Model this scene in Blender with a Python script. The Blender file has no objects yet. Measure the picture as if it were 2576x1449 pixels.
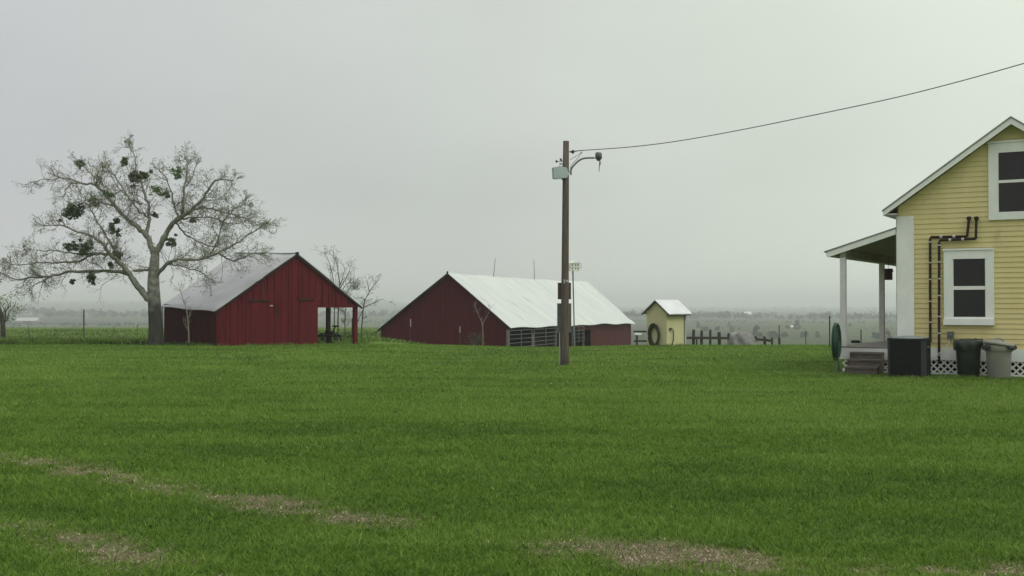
import bpy, math, random
import numpy as np
from mathutils import Vector, Matrix

random.seed(7); rng = np.random.default_rng(11)
scene = bpy.context.scene
PI = math.pi

# ------------------------------------------------------------------ camera
CAMZ = 1.75; F = 2762.0; HOR = 766.0          # picture measured on a 2576 x 1449 grid
PITCH = math.atan((HOR-724.5)/F)
cam_d = bpy.data.cameras.new('camera'); cam = bpy.data.objects.new('camera', cam_d)
scene.collection.objects.link(cam); scene.camera = cam
cam.location = (0, 0, CAMZ); cam.rotation_euler = (PI/2+PITCH, 0, 0)
cam_d.sensor_width = 36; cam_d.lens = 36*F/2576.0
cam_d.clip_start = 0.1; cam_d.clip_end = 20000

# ------------------------------------------------------------------ world: overcast sky
SUN_EL, SUN_AZ = math.radians(48), math.radians(125)     # azimuth clockwise from +Y (behind, right)
world = bpy.data.worlds.new('World'); scene.world = world; world.use_nodes = True
wn, wl = world.node_tree.nodes, world.node_tree.links; wn.clear()
wo = wn.new('ShaderNodeOutputWorld'); bg = wn.new('ShaderNodeBackground')
sky = wn.new('ShaderNodeTexSky'); sky.sky_type = 'NISHITA'; sky.sun_disc = False
sky.sun_elevation = SUN_EL; sky.sun_rotation = SUN_AZ
tc = wn.new('ShaderNodeTexCoord'); sep = wn.new('ShaderNodeSeparateXYZ'); wl.new(tc.outputs['Generated'], sep.inputs[0])
rx = wn.new('ShaderNodeValToRGB'); mr = wn.new('ShaderNodeMapRange')
mr.inputs['From Min'].default_value = -0.5; mr.inputs['From Max'].default_value = 0.55
wl.new(sep.outputs['X'], mr.inputs['Value']); wl.new(mr.outputs['Result'], rx.inputs['Fac'])
cr = rx.color_ramp
cr.elements[0].position = 0.0; cr.elements[0].color = (0.520, 0.528, 0.545, 1)
cr.elements[1].position = 1.0; cr.elements[1].color = (0.760, 0.830, 0.715, 1)
e = cr.elements.new(0.45); e.color = (0.555, 0.588, 0.548, 1)
e = cr.elements.new(0.72); e.color = (0.640, 0.695, 0.615, 1)
rz = wn.new('ShaderNodeValToRGB'); wl.new(sep.outputs['Z'], rz.inputs['Fac'])      # overcast: zenith brighter
cz = rz.color_ramp; cz.elements[0].position = 0.0; cz.elements[0].color = (1.07, 1.07, 1.07, 1)
cz.elements[1].position = 1.0; cz.elements[1].color = (2.6, 2.6, 2.62, 1)
e = cz.elements.new(0.10); e.color = (1.035, 1.035, 1.035, 1)
e = cz.elements.new(0.27); e.color = (1.16, 1.16, 1.155, 1)
nz = wn.new('ShaderNodeTexNoise'); nz.inputs['Scale'].default_value = 3.2; nz.inputs['Detail'].default_value = 3
mp = wn.new('ShaderNodeMapping'); mp.inputs['Scale'].default_value = (1, 1, 2.6); wl.new(tc.outputs['Generated'], mp.inputs[0]); wl.new(mp.outputs[0], nz.inputs['Vector'])
nm = wn.new('ShaderNodeMapRange'); nm.inputs['From Min'].default_value = .3; nm.inputs['From Max'].default_value = .7
nm.inputs['To Min'].default_value = 0.955; nm.inputs['To Max'].default_value = 1.045; wl.new(nz.outputs['Fac'], nm.inputs['Value'])
m1 = wn.new('ShaderNodeMix'); m1.data_type = 'RGBA'; m1.blend_type = 'MULTIPLY'; m1.inputs[0].default_value = 1
wl.new(rx.outputs['Color'], m1.inputs[6]); wl.new(rz.outputs['Color'], m1.inputs[7])
vm = wn.new('ShaderNodeVectorMath'); vm.operation = 'SCALE'; wl.new(m1.outputs[2], vm.inputs[0]); wl.new(nm.outputs['Result'], vm.inputs['Scale'])
vs = wn.new('ShaderNodeVectorMath'); vs.operation = 'SCALE'; wl.new(sky.outputs['Color'], vs.inputs[0]); vs.inputs['Scale'].default_value = 0.08
m2 = wn.new('ShaderNodeMix'); m2.data_type = 'RGBA'; m2.inputs[0].default_value = 0.96
wl.new(vs.outputs['Vector'], m2.inputs[6]); wl.new(vm.outputs['Vector'], m2.inputs[7])
wl.new(m2.outputs[2], bg.inputs['Color']); bg.inputs['Strength'].default_value = 1.0
wl.new(bg.outputs[0], wo.inputs['Surface'])

sun_d = bpy.data.lights.new('sun', 'SUN'); sun_d.energy = 0.95; sun_d.angle = math.radians(25); sun_d.color = (1, .97, .92)
sun = bpy.data.objects.new('sun', sun_d); scene.collection.objects.link(sun)
sdir = Vector((math.sin(SUN_AZ)*math.cos(SUN_EL), math.cos(SUN_AZ)*math.cos(SUN_EL), math.sin(SUN_EL)))
sun.rotation_euler = sdir.to_track_quat('Z', 'Y').to_euler()
scene.view_settings.view_transform = 'Standard'; scene.view_settings.look = 'None'
scene.view_settings.exposure = 0.0; scene.view_settings.gamma = 1.0

# ------------------------------------------------------------------ helpers
def pt(px, py, Y):
    v = (724.5-py)/F; c, s = math.cos(PITCH), math.sin(PITCH)
    k = Y/(c-v*s)
    return Vector(((px-1288)/F*k, Y, CAMZ+(s+v*c)*k))

def ss(a, b, x):
    t = np.clip((x-a)/(b-a), 0, 1); return t*t*(3-2*t)

RY = [0, 40, 50, 60, 85, 130, 200, 320, 450, 1000, 2000, 4000, 7000]
RZ = [0, -.02, -.13, -.50, -1.95, -5.2, -9.5, -14.5, -16, -16.5, -17, -15, -10]
LY = [0, 42, 54, 86, 140, 200, 320, 450, 1000, 2000, 4000, 7000]
LZ = [0, 0, -.22, -.95, -1.1, -4, -13.5, -16, -16.5, -16, 8, 30]
def gz(x, y):
    x = np.asarray(x, float); y = np.asarray(y, float)
    u = x/np.maximum(y, 20.0)
    w = 1-ss(-.125, -.045, u)
    zr = sum(np.interp(y*k, RY, RZ) for k in (.95, .975, 1, 1.025, 1.05))/5
    zl = sum(np.interp(y*k, LY, LZ) for k in (.95, .975, 1, 1.025, 1.05))/5
    dip = -.10*np.exp(-((u-.03)/.06)**2)*np.exp(-((y-52)/14)**2)
    return zr*(1-w)+zl*w+dip

def gzf(x, y): return float(gz(x, y))

def vnoise(x, y, seed=0):
    x = np.asarray(x, float); y = np.asarray(y, float)
    xi = np.floor(x).astype(np.int64); yi = np.floor(y).astype(np.int64); fx = x-xi; fy = y-yi
    fx = fx*fx*(3-2*fx); fy = fy*fy*(3-2*fy)
    def h(a, b):
        n = (a*374761393+b*668265263+seed*1442695041) & 0xffffffff
        n = ((n ^ (n >> 13))*1274126177) & 0xffffffff
        return ((n ^ (n >> 16)) & 0xffff)/65535.0
    return (h(xi, yi)*(1-fx)+h(xi+1, yi)*fx)*(1-fy)+(h(xi, yi+1)*(1-fx)+h(xi+1, yi+1)*fx)*fy
def fnoise(x, y, s, seed=0):
    return .5*vnoise(x/s, y/s, seed)+.3*vnoise(x/s*2.1, y/s*2.1, seed+3)+.2*vnoise(x/s*4.3, y/s*4.3, seed+7)

def hit(px, py):
    Y = 60.0
    for i in range(4000):
        p = pt(px, py, Y)
        if p.z <= gzf(p.x, p.y): return p
        Y *= 1.004
        if Y > 6000: break
    return p

col = scene.collection
ORG = {}
def tag(o, label=None, cat=None, group=None, kind=None):
    if label: o['label'] = label
    if cat: o['category'] = cat
    if group: o['group'] = group
    if kind: o['kind'] = kind
    return o
def thing(name, loc, label, cat, group=None):
    o = bpy.data.objects.new(name, None); col.objects.link(o); o.location = loc
    o.empty_display_size = .2; ORG[o.name] = Vector(loc)
    return tag(o, label, cat, group)

class Fr:
    def __init__(s, o, a, b):
        s.o = Vector(o); s.a = Vector((a[0], a[1], 0)).normalized(); s.b = Vector((b[0], b[1], 0)).normalized(); s.c = Vector((0, 0, 1))
    def __call__(s, a, b, c): return s.o+s.a*a+s.b*b+s.c*c
WF = Fr((0, 0, 0), (1, 0), (0, 1))

class MB:
    def __init__(s): s.v = []; s.f = []
    def add(s, vs, fs):
        n = len(s.v); s.v += [tuple(v) for v in vs]; s.f += [tuple(i+n for i in f) for f in fs]
    def box(s, fr, a0, a1, b0, b1, c0, c1):
        P = [fr(a, b, c) for c in (c0, c1) for b in (b0, b1) for a in (a0, a1)]
        s.add(P, [(0, 2, 3, 1), (4, 5, 7, 6), (0, 1, 5, 4), (2, 6, 7, 3), (0, 4, 6, 2), (1, 3, 7, 5)])
    def prism(s, fr, poly, b0, b1):           # polygon in (a,c), extruded along b
        n = len(poly); P = [fr(a, b0, c) for a, c in poly]+[fr(a, b1, c) for a, c in poly]
        s.add(P, [tuple(range(n)), tuple(range(2*n-1, n-1, -1))]+[(i, i+n, (i+1) % n+n, (i+1) % n) for i in range(n)])
    def slab(s, pts, n, th):                  # quad with thickness along -n
        n = Vector(n).normalized()*th; P = [Vector(p) for p in pts]; Q = [p-n for p in P]
        s.add(P+Q, [(0, 1, 2, 3), (7, 6, 5, 4), (0, 4, 5, 1), (1, 5, 6, 2), (2, 6, 7, 3), (3, 7, 4, 0)])
    def bar(s, p, q, w, h=None, up=(0, 0, 1)):
        p, q = Vector(p), Vector(q); h = h or w; d = (q-p).normalized(); u = Vector(up)
        if abs(d.dot(u)) > .95: u = Vector((0, 1, 0))
        sd = d.cross(u).normalized(); u = sd.cross(d).normalized()
        P = [e+sd*x*w/2+u*y*h/2 for e in (p, q) for x, y in ((-1, -1), (1, -1), (1, 1), (-1, 1))]
        s.add(P, [(3, 2, 1, 0), (4, 5, 6, 7), (0, 1, 5, 4), (1, 2, 6, 5), (2, 3, 7, 6), (3, 0, 4, 7)])
    def tube(s, pts, rad, k=6, cap=True):
        pts = [Vector(p) for p in pts]; n = len(pts)
        if not hasattr(rad, '__len__'): rad = [rad]*n
        base = len(s.v); t0 = (pts[1]-pts[0]).normalized()
        u = t0.orthogonal().normalized()
        for i, p in enumerate(pts):
            t = (pts[min(i+1, n-1)]-pts[max(i-1, 0)]).normalized()
            u = (u-t*u.dot(t)); u = u.normalized() if u.length > 1e-6 else t.orthogonal().normalized()
            w = t.cross(u)
            for j in range(k):
                a = 2*PI*j/k; s.v.append(tuple(p+(u*math.cos(a)+w*math.sin(a))*rad[i]))
        for i in range(n-1):
            for j in range(k):
                a, b = base+i*k+j, base+i*k+(j+1) % k
                s.f.append((a, b, b+k, a+k))
        if cap:
            s.f.append(tuple(base+j for j in range(k-1, -1, -1))); s.f.append(tuple(base+(n-1)*k+j for j in range(k)))
    def lathe(s, c, prof, k=20, sq=1.0):      # prof of (r,z); closed with caps
        base = len(s.v); c = Vector(c)
        for r, z in prof:
            for j in range(k):
                a = 2*PI*j/k; s.v.append((c.x+r*math.cos(a), c.y+r*math.sin(a)*sq, c.z+z))
        for i in range(len(prof)-1):
            for j in range(k):
                a, b = base+i*k+j, base+i*k+(j+1) % k; s.f.append((a, b, b+k, a+k))
        s.f.append(tuple(base+j for j in range(k-1, -1, -1))); s.f.append(tuple(base+(len(prof)-1)*k+j for j in range(k)))
    def leaves(s, c, r, n, size, shell=.35, flat=1.0):
        c = Vector(c)
        for _ in range(n):
            d = Vector((random.gauss(0, 1), random.gauss(0, 1), random.gauss(0, 1))).normalized()
            k = (shell+(1-shell)*random.random()**.5)
            p = c+Vector((d.x*r[0]*k, d.y*r[1]*k, d.z*r[2]*k))
            a = Vector((random.gauss(0, 1), random.gauss(0, 1), random.gauss(0, flat))).normalized(); b = a.orthogonal().normalized()
            b = (b*math.cos(1.3)+a.cross(b)*math.sin(random.random()*6)).normalized()
            z = size*random.uniform(.6, 1.3); m = len(s.v)
            s.v += [tuple(p-a*z), tuple(p+b*z*.55), tuple(p+a*z), tuple(p-b*z*.55)]; s.f.append((m, m+1, m+2, m+3))
    def build(s, name, mat, parent=None, smooth=False, label=None):
        o0 = ORG.get(parent.name, Vector((0, 0, 0))) if parent else Vector((0, 0, 0))
        me = bpy.data.meshes.new(name)
        me.from_pydata([(x-o0.x, y-o0.y, z-o0.z) for x, y, z in s.v], [], s.f); me.materials.append(mat)
        if smooth: me.polygons.foreach_set('use_smooth', [True]*len(me.polygons))
        me.update(); o = bpy.data.objects.new(name, me); col.objects.link(o)
        if parent: o.parent = parent; ORG[o.name] = o0
        if label: o['label'] = label
        return o

def mat(name, c1, c2=None, scale=4.0, rough=.8, metal=0.0, spec=.3, stretch=(1, 1, 1), detail=5, c3=None, s3=1.0, th3=.62, bump=0.0, bscale=None, w3=.06, trans=0):
    m = bpy.data.materials.new(name); m.use_nodes = True; N, L = m.node_tree.nodes, m.node_tree.links
    b = N['Principled BSDF']; b.inputs['Roughness'].default_value = rough; b.inputs['Metallic'].default_value = metal
    b.inputs['Specular IOR Level'].default_value = spec
    g = N.new('ShaderNodeNewGeometry'); mp = N.new('ShaderNodeMapping'); mp.inputs['Scale'].default_value = stretch
    L.new(g.outputs['Position'], mp.inputs[0])
    n = N.new('ShaderNodeTexNoise'); n.inputs['Scale'].default_value = scale; n.inputs['Detail'].default_value = detail; n.inputs['Roughness'].default_value = .6
    L.new(mp.outputs[0], n.inputs['Vector'])
    r = N.new('ShaderNodeMapRange'); r.inputs['From Min'].default_value = .32; r.inputs['From Max'].default_value = .68; L.new(n.outputs['Fac'], r.inputs['Value'])
    x = N.new('ShaderNodeMix'); x.data_type = 'RGBA'; L.new(r.outputs['Result'], x.inputs[0])
    c2 = c2 or tuple(v*.85 for v in c1); x.inputs[6].default_value = (*c1, 1); x.inputs[7].default_value = (*c2, 1)
    out = x.outputs[2]
    if c3:
        n3 = N.new('ShaderNodeTexNoise'); n3.inputs['Scale'].default_value = s3; n3.inputs['Detail'].default_value = 6; n3.inputs['Roughness'].default_value = .7
        L.new(mp.outputs[0], n3.inputs['Vector'])
        r3 = N.new('ShaderNodeMapRange'); r3.inputs['From Min'].default_value = th3; r3.inputs['From Max'].default_value = th3+w3; L.new(n3.outputs['Fac'], r3.inputs['Value'])
        x3 = N.new('ShaderNodeMix'); x3.data_type = 'RGBA'; L.new(r3.outputs['Result'], x3.inputs[0]); L.new(out, x3.inputs[6]); x3.inputs[7].default_value = (*c3, 1); out = x3.outputs[2]
    L.new(out, b.inputs['Base Color'])
    if bump:
        nb = N.new('ShaderNodeTexNoise'); nb.inputs['Scale'].default_value = bscale or scale*3; nb.inputs['Detail'].default_value = 4; L.new(mp.outputs[0], nb.inputs['Vector'])
        bp = N.new('ShaderNodeBump'); bp.inputs['Strength'].default_value = bump; bp.inputs['Distance'].default_value = .02
        L.new(nb.outputs['Fac'], bp.inputs['Height']); L.new(bp.outputs[0], b.inputs['Normal'])
    if trans: b.inputs['Transmission Weight'].default_value = trans
    return m

M = dict(
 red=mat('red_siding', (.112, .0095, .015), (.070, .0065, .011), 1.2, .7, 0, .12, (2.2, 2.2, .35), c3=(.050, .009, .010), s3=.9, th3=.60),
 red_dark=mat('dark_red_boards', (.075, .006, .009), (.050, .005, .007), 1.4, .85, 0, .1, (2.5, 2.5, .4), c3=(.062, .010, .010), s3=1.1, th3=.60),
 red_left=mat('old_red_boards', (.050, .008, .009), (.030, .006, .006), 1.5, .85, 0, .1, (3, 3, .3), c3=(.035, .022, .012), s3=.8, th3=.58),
 red_worn=mat('worn_red_boards', (.085, .010, .015), (.058, .012, .014), .9, .8, 0, .2, (1, 1, 2.0), c3=(.060, .040, .036), s3=1.2, th3=.53, w3=.12),
 tin=mat('weathered_tin', (.42, .415, .425), (.32, .32, .33), .7, .55, .25, .4, (1, 1, 1), c3=(.24, .225, .22), s3=1.3, th3=.56, w3=.22, bump=.15),
 tin_white=mat('pale_tin', (.52, .525, .515), (.44, .45, .445), .6, .55, .0, .4, (.35, 2.2, .35), c3=(.27, .27, .25), s3=1.1, th3=.61, bump=.1),
 tin_shed=mat('shed_tin', (.60, .59, .62), (.50, .50, .52), 2, .5, .1, .4),
 ridge=mat('ridge_cap_metal', (.24, .25, .245), None, 3, .6, .3),
 black=mat('dark_timber', (.022, .016, .015), (.035, .022, .018), 5, .9),
 yellow=mat('yellow_paint', (.66, .565, .275), (.60, .51, .24), 2.0, .6, 0, .3, (1, 1, .6), c3=(.50, .42, .20), s3=1.4, th3=.64),
 yellow_shed=mat('pale_yellow_paint', (.50, .465, .275), (.44, .41, .24), 2.0, .7, 0, .3, (1, 1, .3)),
 white=mat('white_paint', (.80, .81, .76), (.71, .72, .68), 3.0, .55, 0, .35, (1, 1, .5)),
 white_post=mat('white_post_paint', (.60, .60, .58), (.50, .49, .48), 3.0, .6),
 shingle=mat('grey_roofing', (.22, .22, .22), (.16, .16, .165), 4, .7),
 ceiling=mat('porch_ceiling_paint', (.22, .24, .18), (.17, .19, .14), 3, .8),
 deck=mat('grey_deck_boards', (.20, .18, .165), (.13, .12, .11), 6, .85),
 oldwood=mat('weathered_step_wood', (.15, .125, .105), (.085, .072, .062), 5, .9, 0, .2, (1, 1, 4)),
 glass=mat('dark_window_glass', (.020, .012, .015), (.018, .020, .020), 1.0, .25, 0, .35),
 pipe=mat('brown_pipe_insulation', (.030, .016, .010), (.020, .011, .008), 6, .8),
 clamp=mat('pale_clamp', (.55, .53, .50), None, 6, .5),
 crawl=mat('crawlspace_dark', (.02, .018, .016), None, 4, .95),
 ac=mat('charcoal_metal', (.014, .018, .018), (.018, .022, .022), 5, .7, .0, .2),
 ac_top=mat('grey_fan_top', (.22, .24, .23), (.15, .165, .16), 8, .6, .2),
 bin_green=mat('dark_green_plastic', (.014, .024, .016), (.010, .017, .012), 3, .45, 0, .4),
 bin_bag=mat('black_bag', (.016, .026, .014), (.010, .014, .010), 10, .35, 0, .5),
 bin_grey=mat('beige_plastic', (.27, .265, .235), (.22, .215, .195), 2, .55, 0, .4),
 handle=mat('black_handle', (.018, .018, .018), None, 3, .5),
 pole=mat('creosote_pole', (.125, .102, .086), (.070, .056, .047), 3, .9, 0, .2, (8, 8, .5), c3=(.13, .10, .085), s3=2.0, th3=.62),
 board=mat('brown_backboard', (.12, .085, .065), (.085, .062, .050), 5, .85, 0, .2, (4, 4, .6)),
 cabinet=mat('grey_meter_cabinet', (.15, .17, .165), (.10, .115, .11), 3, .55, .3),
 conduit=mat('grey_conduit', (.42, .44, .43), (.34, .35, .34), 6, .5, .2),
 galv=mat('galvanised_pipe', (.20, .20, .205), (.14, .14, .15), 4, .6, .2),
 lamp=mat('lamp_housing', (.13, .14, .14), (.10, .11, .11), 6, .5, .3),
 flood=mat('flood_housing', (.36, .42, .41), (.30, .35, .34), 3, .5, .2),
 cable=mat('black_cable', (.035, .035, .04), None, 4, .6),
 porcelain=mat('dark_insulator', (.05, .055, .055), None, 4, .3),
 bark=mat('pale_bark', (.25, .245, .215), (.10, .10, .082), 5, .9, 0, .2, (1, 1, .45), c3=(.11, .12, .075), s3=1.6, th3=.55, w3=.1, bump=.4, bscale=12),
 trunkbark=mat('furrowed_bark', (.065, .062, .052), (.028, .028, .023), 4, .95, 0, .2, (1, 1, .35), c3=(.16, .155, .135), s3=1.3, th3=.60, w3=.12, bump=1.0, bscale=10),
 twig=mat('grey_twigs', (.17, .16, .135), (.11, .105, .088), 3, .9),
 darktwig=mat('dark_twigs', (.085, .080, .068), (.06, .055, .045), 3, .9),
 whitebark=mat('white_sapling_bark', (.25, .22, .20), (.17, .145, .13), 5, .9),
 bud=mat('young_leaf_buds', (.22, .26, .12), (.15, .19, .09), 2, .8),
 mistle=mat('mistletoe_leaves', (.11, .15, .065), (.065, .090, .045), 2.5, .7, 0, .3),
 mistle_pale=mat('pale_mistletoe_leaves', (.12, .21, .055), (.08, .13, .045), 2.5, .7),
 leaf=mat('bush_leaves', (.060, .105, .030), (.035, .065, .020), 1.5, .7),
 leaf_dk=mat('dark_cedar_leaves', (.030, .052, .026), (.020, .036, .020), .4, .8),
 leaf_lt=mat('fresh_tree_leaves', (.16, .22, .07), (.10, .15, .05), 1.5, .7),
 wood_far=mat('far_woodland_leaves', (.028, .042, .028), (.018, .030, .020), .03, .9),
 rock=mat('grey_rock', (.20, .195, .185), (.14, .14, .135), 1.6, .95, 0, .2, c3=(.27, .265, .25), s3=.7, th3=.50, w3=.15, bump=.5),
 hose=mat('green_hose', (.012, .055, .030), (.010, .038, .020), 3, .45, 0, .4),
 hose_dk=mat('dark_green_hose', (.016, .035, .014), (.020, .024, .012), 3, .5, 0, .4),
 rust=mat('rusty_dark_iron', (.030, .024, .020), (.018, .016, .015), 6, .8, .2),
 fence=mat('old_fence_wood', (.055, .050, .042), (.035, .032, .028), 4, .9),
 palewood=mat('pale_board', (.42, .42, .40), (.32, .32, .31), 3, .85),
 birdred=mat('dark_red_wood', (.050, .018, .018), None, 4, .7),
 farwall=mat('far_house_wall', (.30, .25, .22), None, 1, .8),
 petal=mat('white_petals', (.8, .8, .76), None, 3, .7),
)

tm = M['trunkbark']; N, L = tm.node_tree.nodes, tm.node_tree.links; pb_ = N['Principled BSDF']
src = pb_.inputs['Base Color'].links[0].from_socket; gg = N.new('ShaderNodeNewGeometry'); sx = N.new('ShaderNodeSeparateXYZ'); L.new(gg.outputs['Position'], sx.inputs[0])
nn_ = N.new('ShaderNodeTexNoise'); nn_.inputs['Scale'].default_value = 2.2; nn_.inputs['Detail'].default_value = 6; L.new(gg.outputs['Position'], nn_.inputs['Vector'])
ad = N.new('ShaderNodeMath'); ad.operation = 'MULTIPLY_ADD'; L.new(nn_.outputs['Fac'], ad.inputs[0]); ad.inputs[1].default_value = 2.6; L.new(sx.outputs['Z'], ad.inputs[2])
mg = N.new('ShaderNodeMapRange'); mg.inputs['From Min'].default_value = 2.9; mg.inputs['From Max'].default_value = 3.8; L.new(ad.outputs[0], mg.inputs['Value'])
mx = N.new('ShaderNodeMix'); mx.data_type = 'RGBA'; L.new(mg.outputs['Result'], mx.inputs[0]); L.new(src, mx.inputs[6])
n2_ = N.new('ShaderNodeTexNoise'); n2_.inputs['Scale'].default_value = 5; n2_.inputs['Detail'].default_value = 6; L.new(gg.outputs['Position'], n2_.inputs['Vector'])
m3_ = N.new('ShaderNodeMix'); m3_.data_type = 'RGBA'; r4 = N.new('ShaderNodeMapRange'); r4.inputs['From Min'].default_value = .35; r4.inputs['From Max'].default_value = .65; L.new(n2_.outputs['Fac'], r4.inputs['Value']); L.new(r4.outputs['Result'], m3_.inputs[0])
m3_.inputs[6].default_value = (.27, .265, .235, 1); m3_.inputs[7].default_value = (.12, .12, .10, 1); L.new(m3_.outputs[2], mx.inputs[7]); L.new(mx.outputs[2], pb_.inputs['Base Color'])

# ------------------------------------------------------------------ wheel tracks in the lawn (worn dry grass)
def gpt(px, py): Y = CAMZ*F/(py-HOR); return ((px-1288)/F*Y, Y)
TA = [(-160, 1125, .3), (0, 1150, .6), (110, 1163, 1.), (200, 1185, 1.), (330, 1208, .45), (430, 1222, .95), (540, 1240, .45), (640, 1258, 1.05), (760, 1278, .8), (860, 1295, 1.), (950, 1308, .9), (1060, 1326, .1), (1200, 1342, .05), (1340, 1358, .35), (1430, 1368, 1.1), (1560, 1386, 1.25), (1700, 1400, 1.3), (1860, 1416, 1.15), (2000, 1427, .85), (2200, 1434, .75), (2400, 1438, .8), (2600, 1441, .7), (2900, 1446, .5)]
TB = [(-160, 1270, .4), (0, 1312, .5), (120, 1340, .7), (220, 1368, 1.), (300, 1388, .9), (400, 1412, .9), (500, 1438, .3), (650, 1475, .4), (800, 1510, .6)]
def track(x, y):
    out = np.zeros_like(x, float)
    for T, wd in ((TA, .30), (TB, .28)):
        P = [(*gpt(a, b), c) for a, b, c in T]
        for (x0, y0, c0), (x1, y1, c1) in zip(P[:-1], P[1:]):
            dx, dy = x1-x0, y1-y0; t = np.clip(((x-x0)*dx+(y-y0)*dy)/(dx*dx+dy*dy), 0, 1)
            d = np.hypot(x-x0-t*dx, y-y0-t*dy); wdl = wd*(.8+.35*(c0*(1-t)+c1*t))
            out = np.maximum(out, np.exp(-(d/wdl)**2)*(c0*(1-t)+c1*t))
    return out
def dryness(x, y):
    t = track(x, y); n = fnoise(x, y, .55, 21)
    n2 = vnoise(x/.13, y/.13, 61); return np.clip(t*1.05-.12+(n-.5)*1.5*np.clip(t*2, 0, 1)+(n2-.5)*1.1*np.clip(t*1.6, 0, 1), 0, 1)

# ------------------------------------------------------------------ ground
def axis(fine, step, far, k):
    a = list(np.arange(0, fine, step)); s = step
    while a[-1] < far: s *= k; a.append(a[-1]+s)
    return np.array(a)
xp = axis(16, .2, 6800, 1.07); xs = np.concatenate([-xp[:0:-1], xp])
yp = axis(60, .25, 6800, 1.045); ys = np.concatenate([-axis(4, 1, 60, 1.3)[:0:-1], yp])
X, Yg = np.meshgrid(xs, ys); Z = gz(X, np.maximum(Yg, 0))
near = np.exp(-(Yg/45.0)**2)
Z = Z+near*.05*(fnoise(X, Yg, 2.5, 5)-.5)+ss(90, 400, Yg)*3.0*(fnoise(X, Yg, 260, 9)-.5)
nyy, nxx = X.shape
me = bpy.data.meshes.new('ground')
V = np.stack([X, Yg, Z], -1).reshape(-1, 3); me.vertices.add(len(V)); me.vertices.foreach_set('co', V.ravel())
ii = (np.arange(nyy-1)[:, None]*nxx+np.arange(nxx-1)[None]).ravel()
Q = np.stack([ii, ii+1, ii+1+nxx, ii+nxx], -1)
me.loops.add(Q.size); me.loops.foreach_set('vertex_index', Q.ravel().astype(np.int32)); me.polygons.add(len(Q))
me.polygons.foreach_set('loop_start', (np.arange(len(Q))*4).astype(np.int32))
me.polygons.foreach_set('use_smooth', np.ones(len(Q), bool)); me.update(calc_edges=True)
def attr(me, name, val):
    a = me.attributes.new(name, 'FLOAT', 'POINT'); a.data.foreach_set('value', np.asarray(val, np.float32).ravel())
attr(me, 'dry', dryness(X, Yg)); ug = X/np.maximum(Yg, 20)
edge = np.where(ug < -.12, 52, 60)
attr(me, 'far', ss(110, 320, Yg+np.abs(X)*.3))
attr(me, 'field', ss(0, 25, Yg-edge-10*(fnoise(X, Yg, 14, 2)-.5)))
g = bpy.data.materials.new('lawn_and_fields'); g.use_nodes = True; N, L = g.node_tree.nodes, g.node_tree.links
b = N['Principled BSDF']; b.inputs['Roughness'].default_value = 1; b.inputs['Specular IOR Level'].default_value = .1
geo = N.new('ShaderNodeNewGeometry')
def nnoise(sc, det=5, rg=.6):
    n = N.new('ShaderNodeTexNoise'); n.inputs['Scale'].default_value = sc; n.inputs['Detail'].default_value = det; n.inputs['Roughness'].default_value = rg; L.new(geo.outputs['Position'], n.inputs['Vector']); return n.outputs['Fac']
def nmap(s, a, b_): r = N.new('ShaderNodeMapRange'); r.inputs['From Min'].default_value = a; r.inputs['From Max'].default_value = b_; L.new(s, r.inputs['Value']); return r.outputs['Result']
def nmix(f, a, c):
    x = N.new('ShaderNodeMix'); x.data_type = 'RGBA'
    L.new(f, x.inputs[0])
    for i, q in ((6, a), (7, c)):
        if isinstance(q, tuple): x.inputs[i].default_value = (*q, 1)
        else: L.new(q, x.inputs[i])
    return x.outputs[2]
def nattr(n): a = N.new('ShaderNodeAttribute'); a.attribute_name = n; return a.outputs['Fac']
lawn = nmix(nmap(nnoise(1.1), .35, .65), (.088, .158, .018), (.066, .126, .016))
lawn = nmix(nmap(nnoise(9, 6, .7), .35, .7), lawn, (.050, .085, .014))
lawn = nmix(nmap(nnoise(.22), .4, .7), lawn, (.110, .160, .026))
fld = nmix(nmap(nnoise(.045, 4), .4, .6), (.055, .082, .022), (.034, .054, .018))
fld = nmix(nmap(nnoise(.006, 3), .48, .55), fld, (.055, .052, .036))
fld = nmix(nmap(nnoise(.0022, 4), .50, .56), fld, (.024, .038, .018))
past = nmix(nmap(nnoise(.12, 4), .4, .6), (.095, .145, .026), (.080, .118, .026))
fld = nmix(nattr('far'), past, fld)
c = nmix(nattr('field'), lawn, fld)
dirt = nmix(nmap(nnoise(22, 6, .7), .35, .65), (.165, .132, .080), (.10, .085, .048))
c = nmix(nattr('dry'), c, dirt); L.new(c, b.inputs['Base Color'])
bp = N.new('ShaderNodeBump'); bp.inputs['Strength'].default_value = .8; bp.inputs['Distance'].default_value = .05; L.new(nnoise(16, 6, .7), bp.inputs['Height']); L.new(bp.outputs[0], b.inputs['Normal'])
me.materials.append(g); ground = bpy.data.objects.new('ground', me); col.objects.link(ground); tag(ground, kind='structure')

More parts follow.
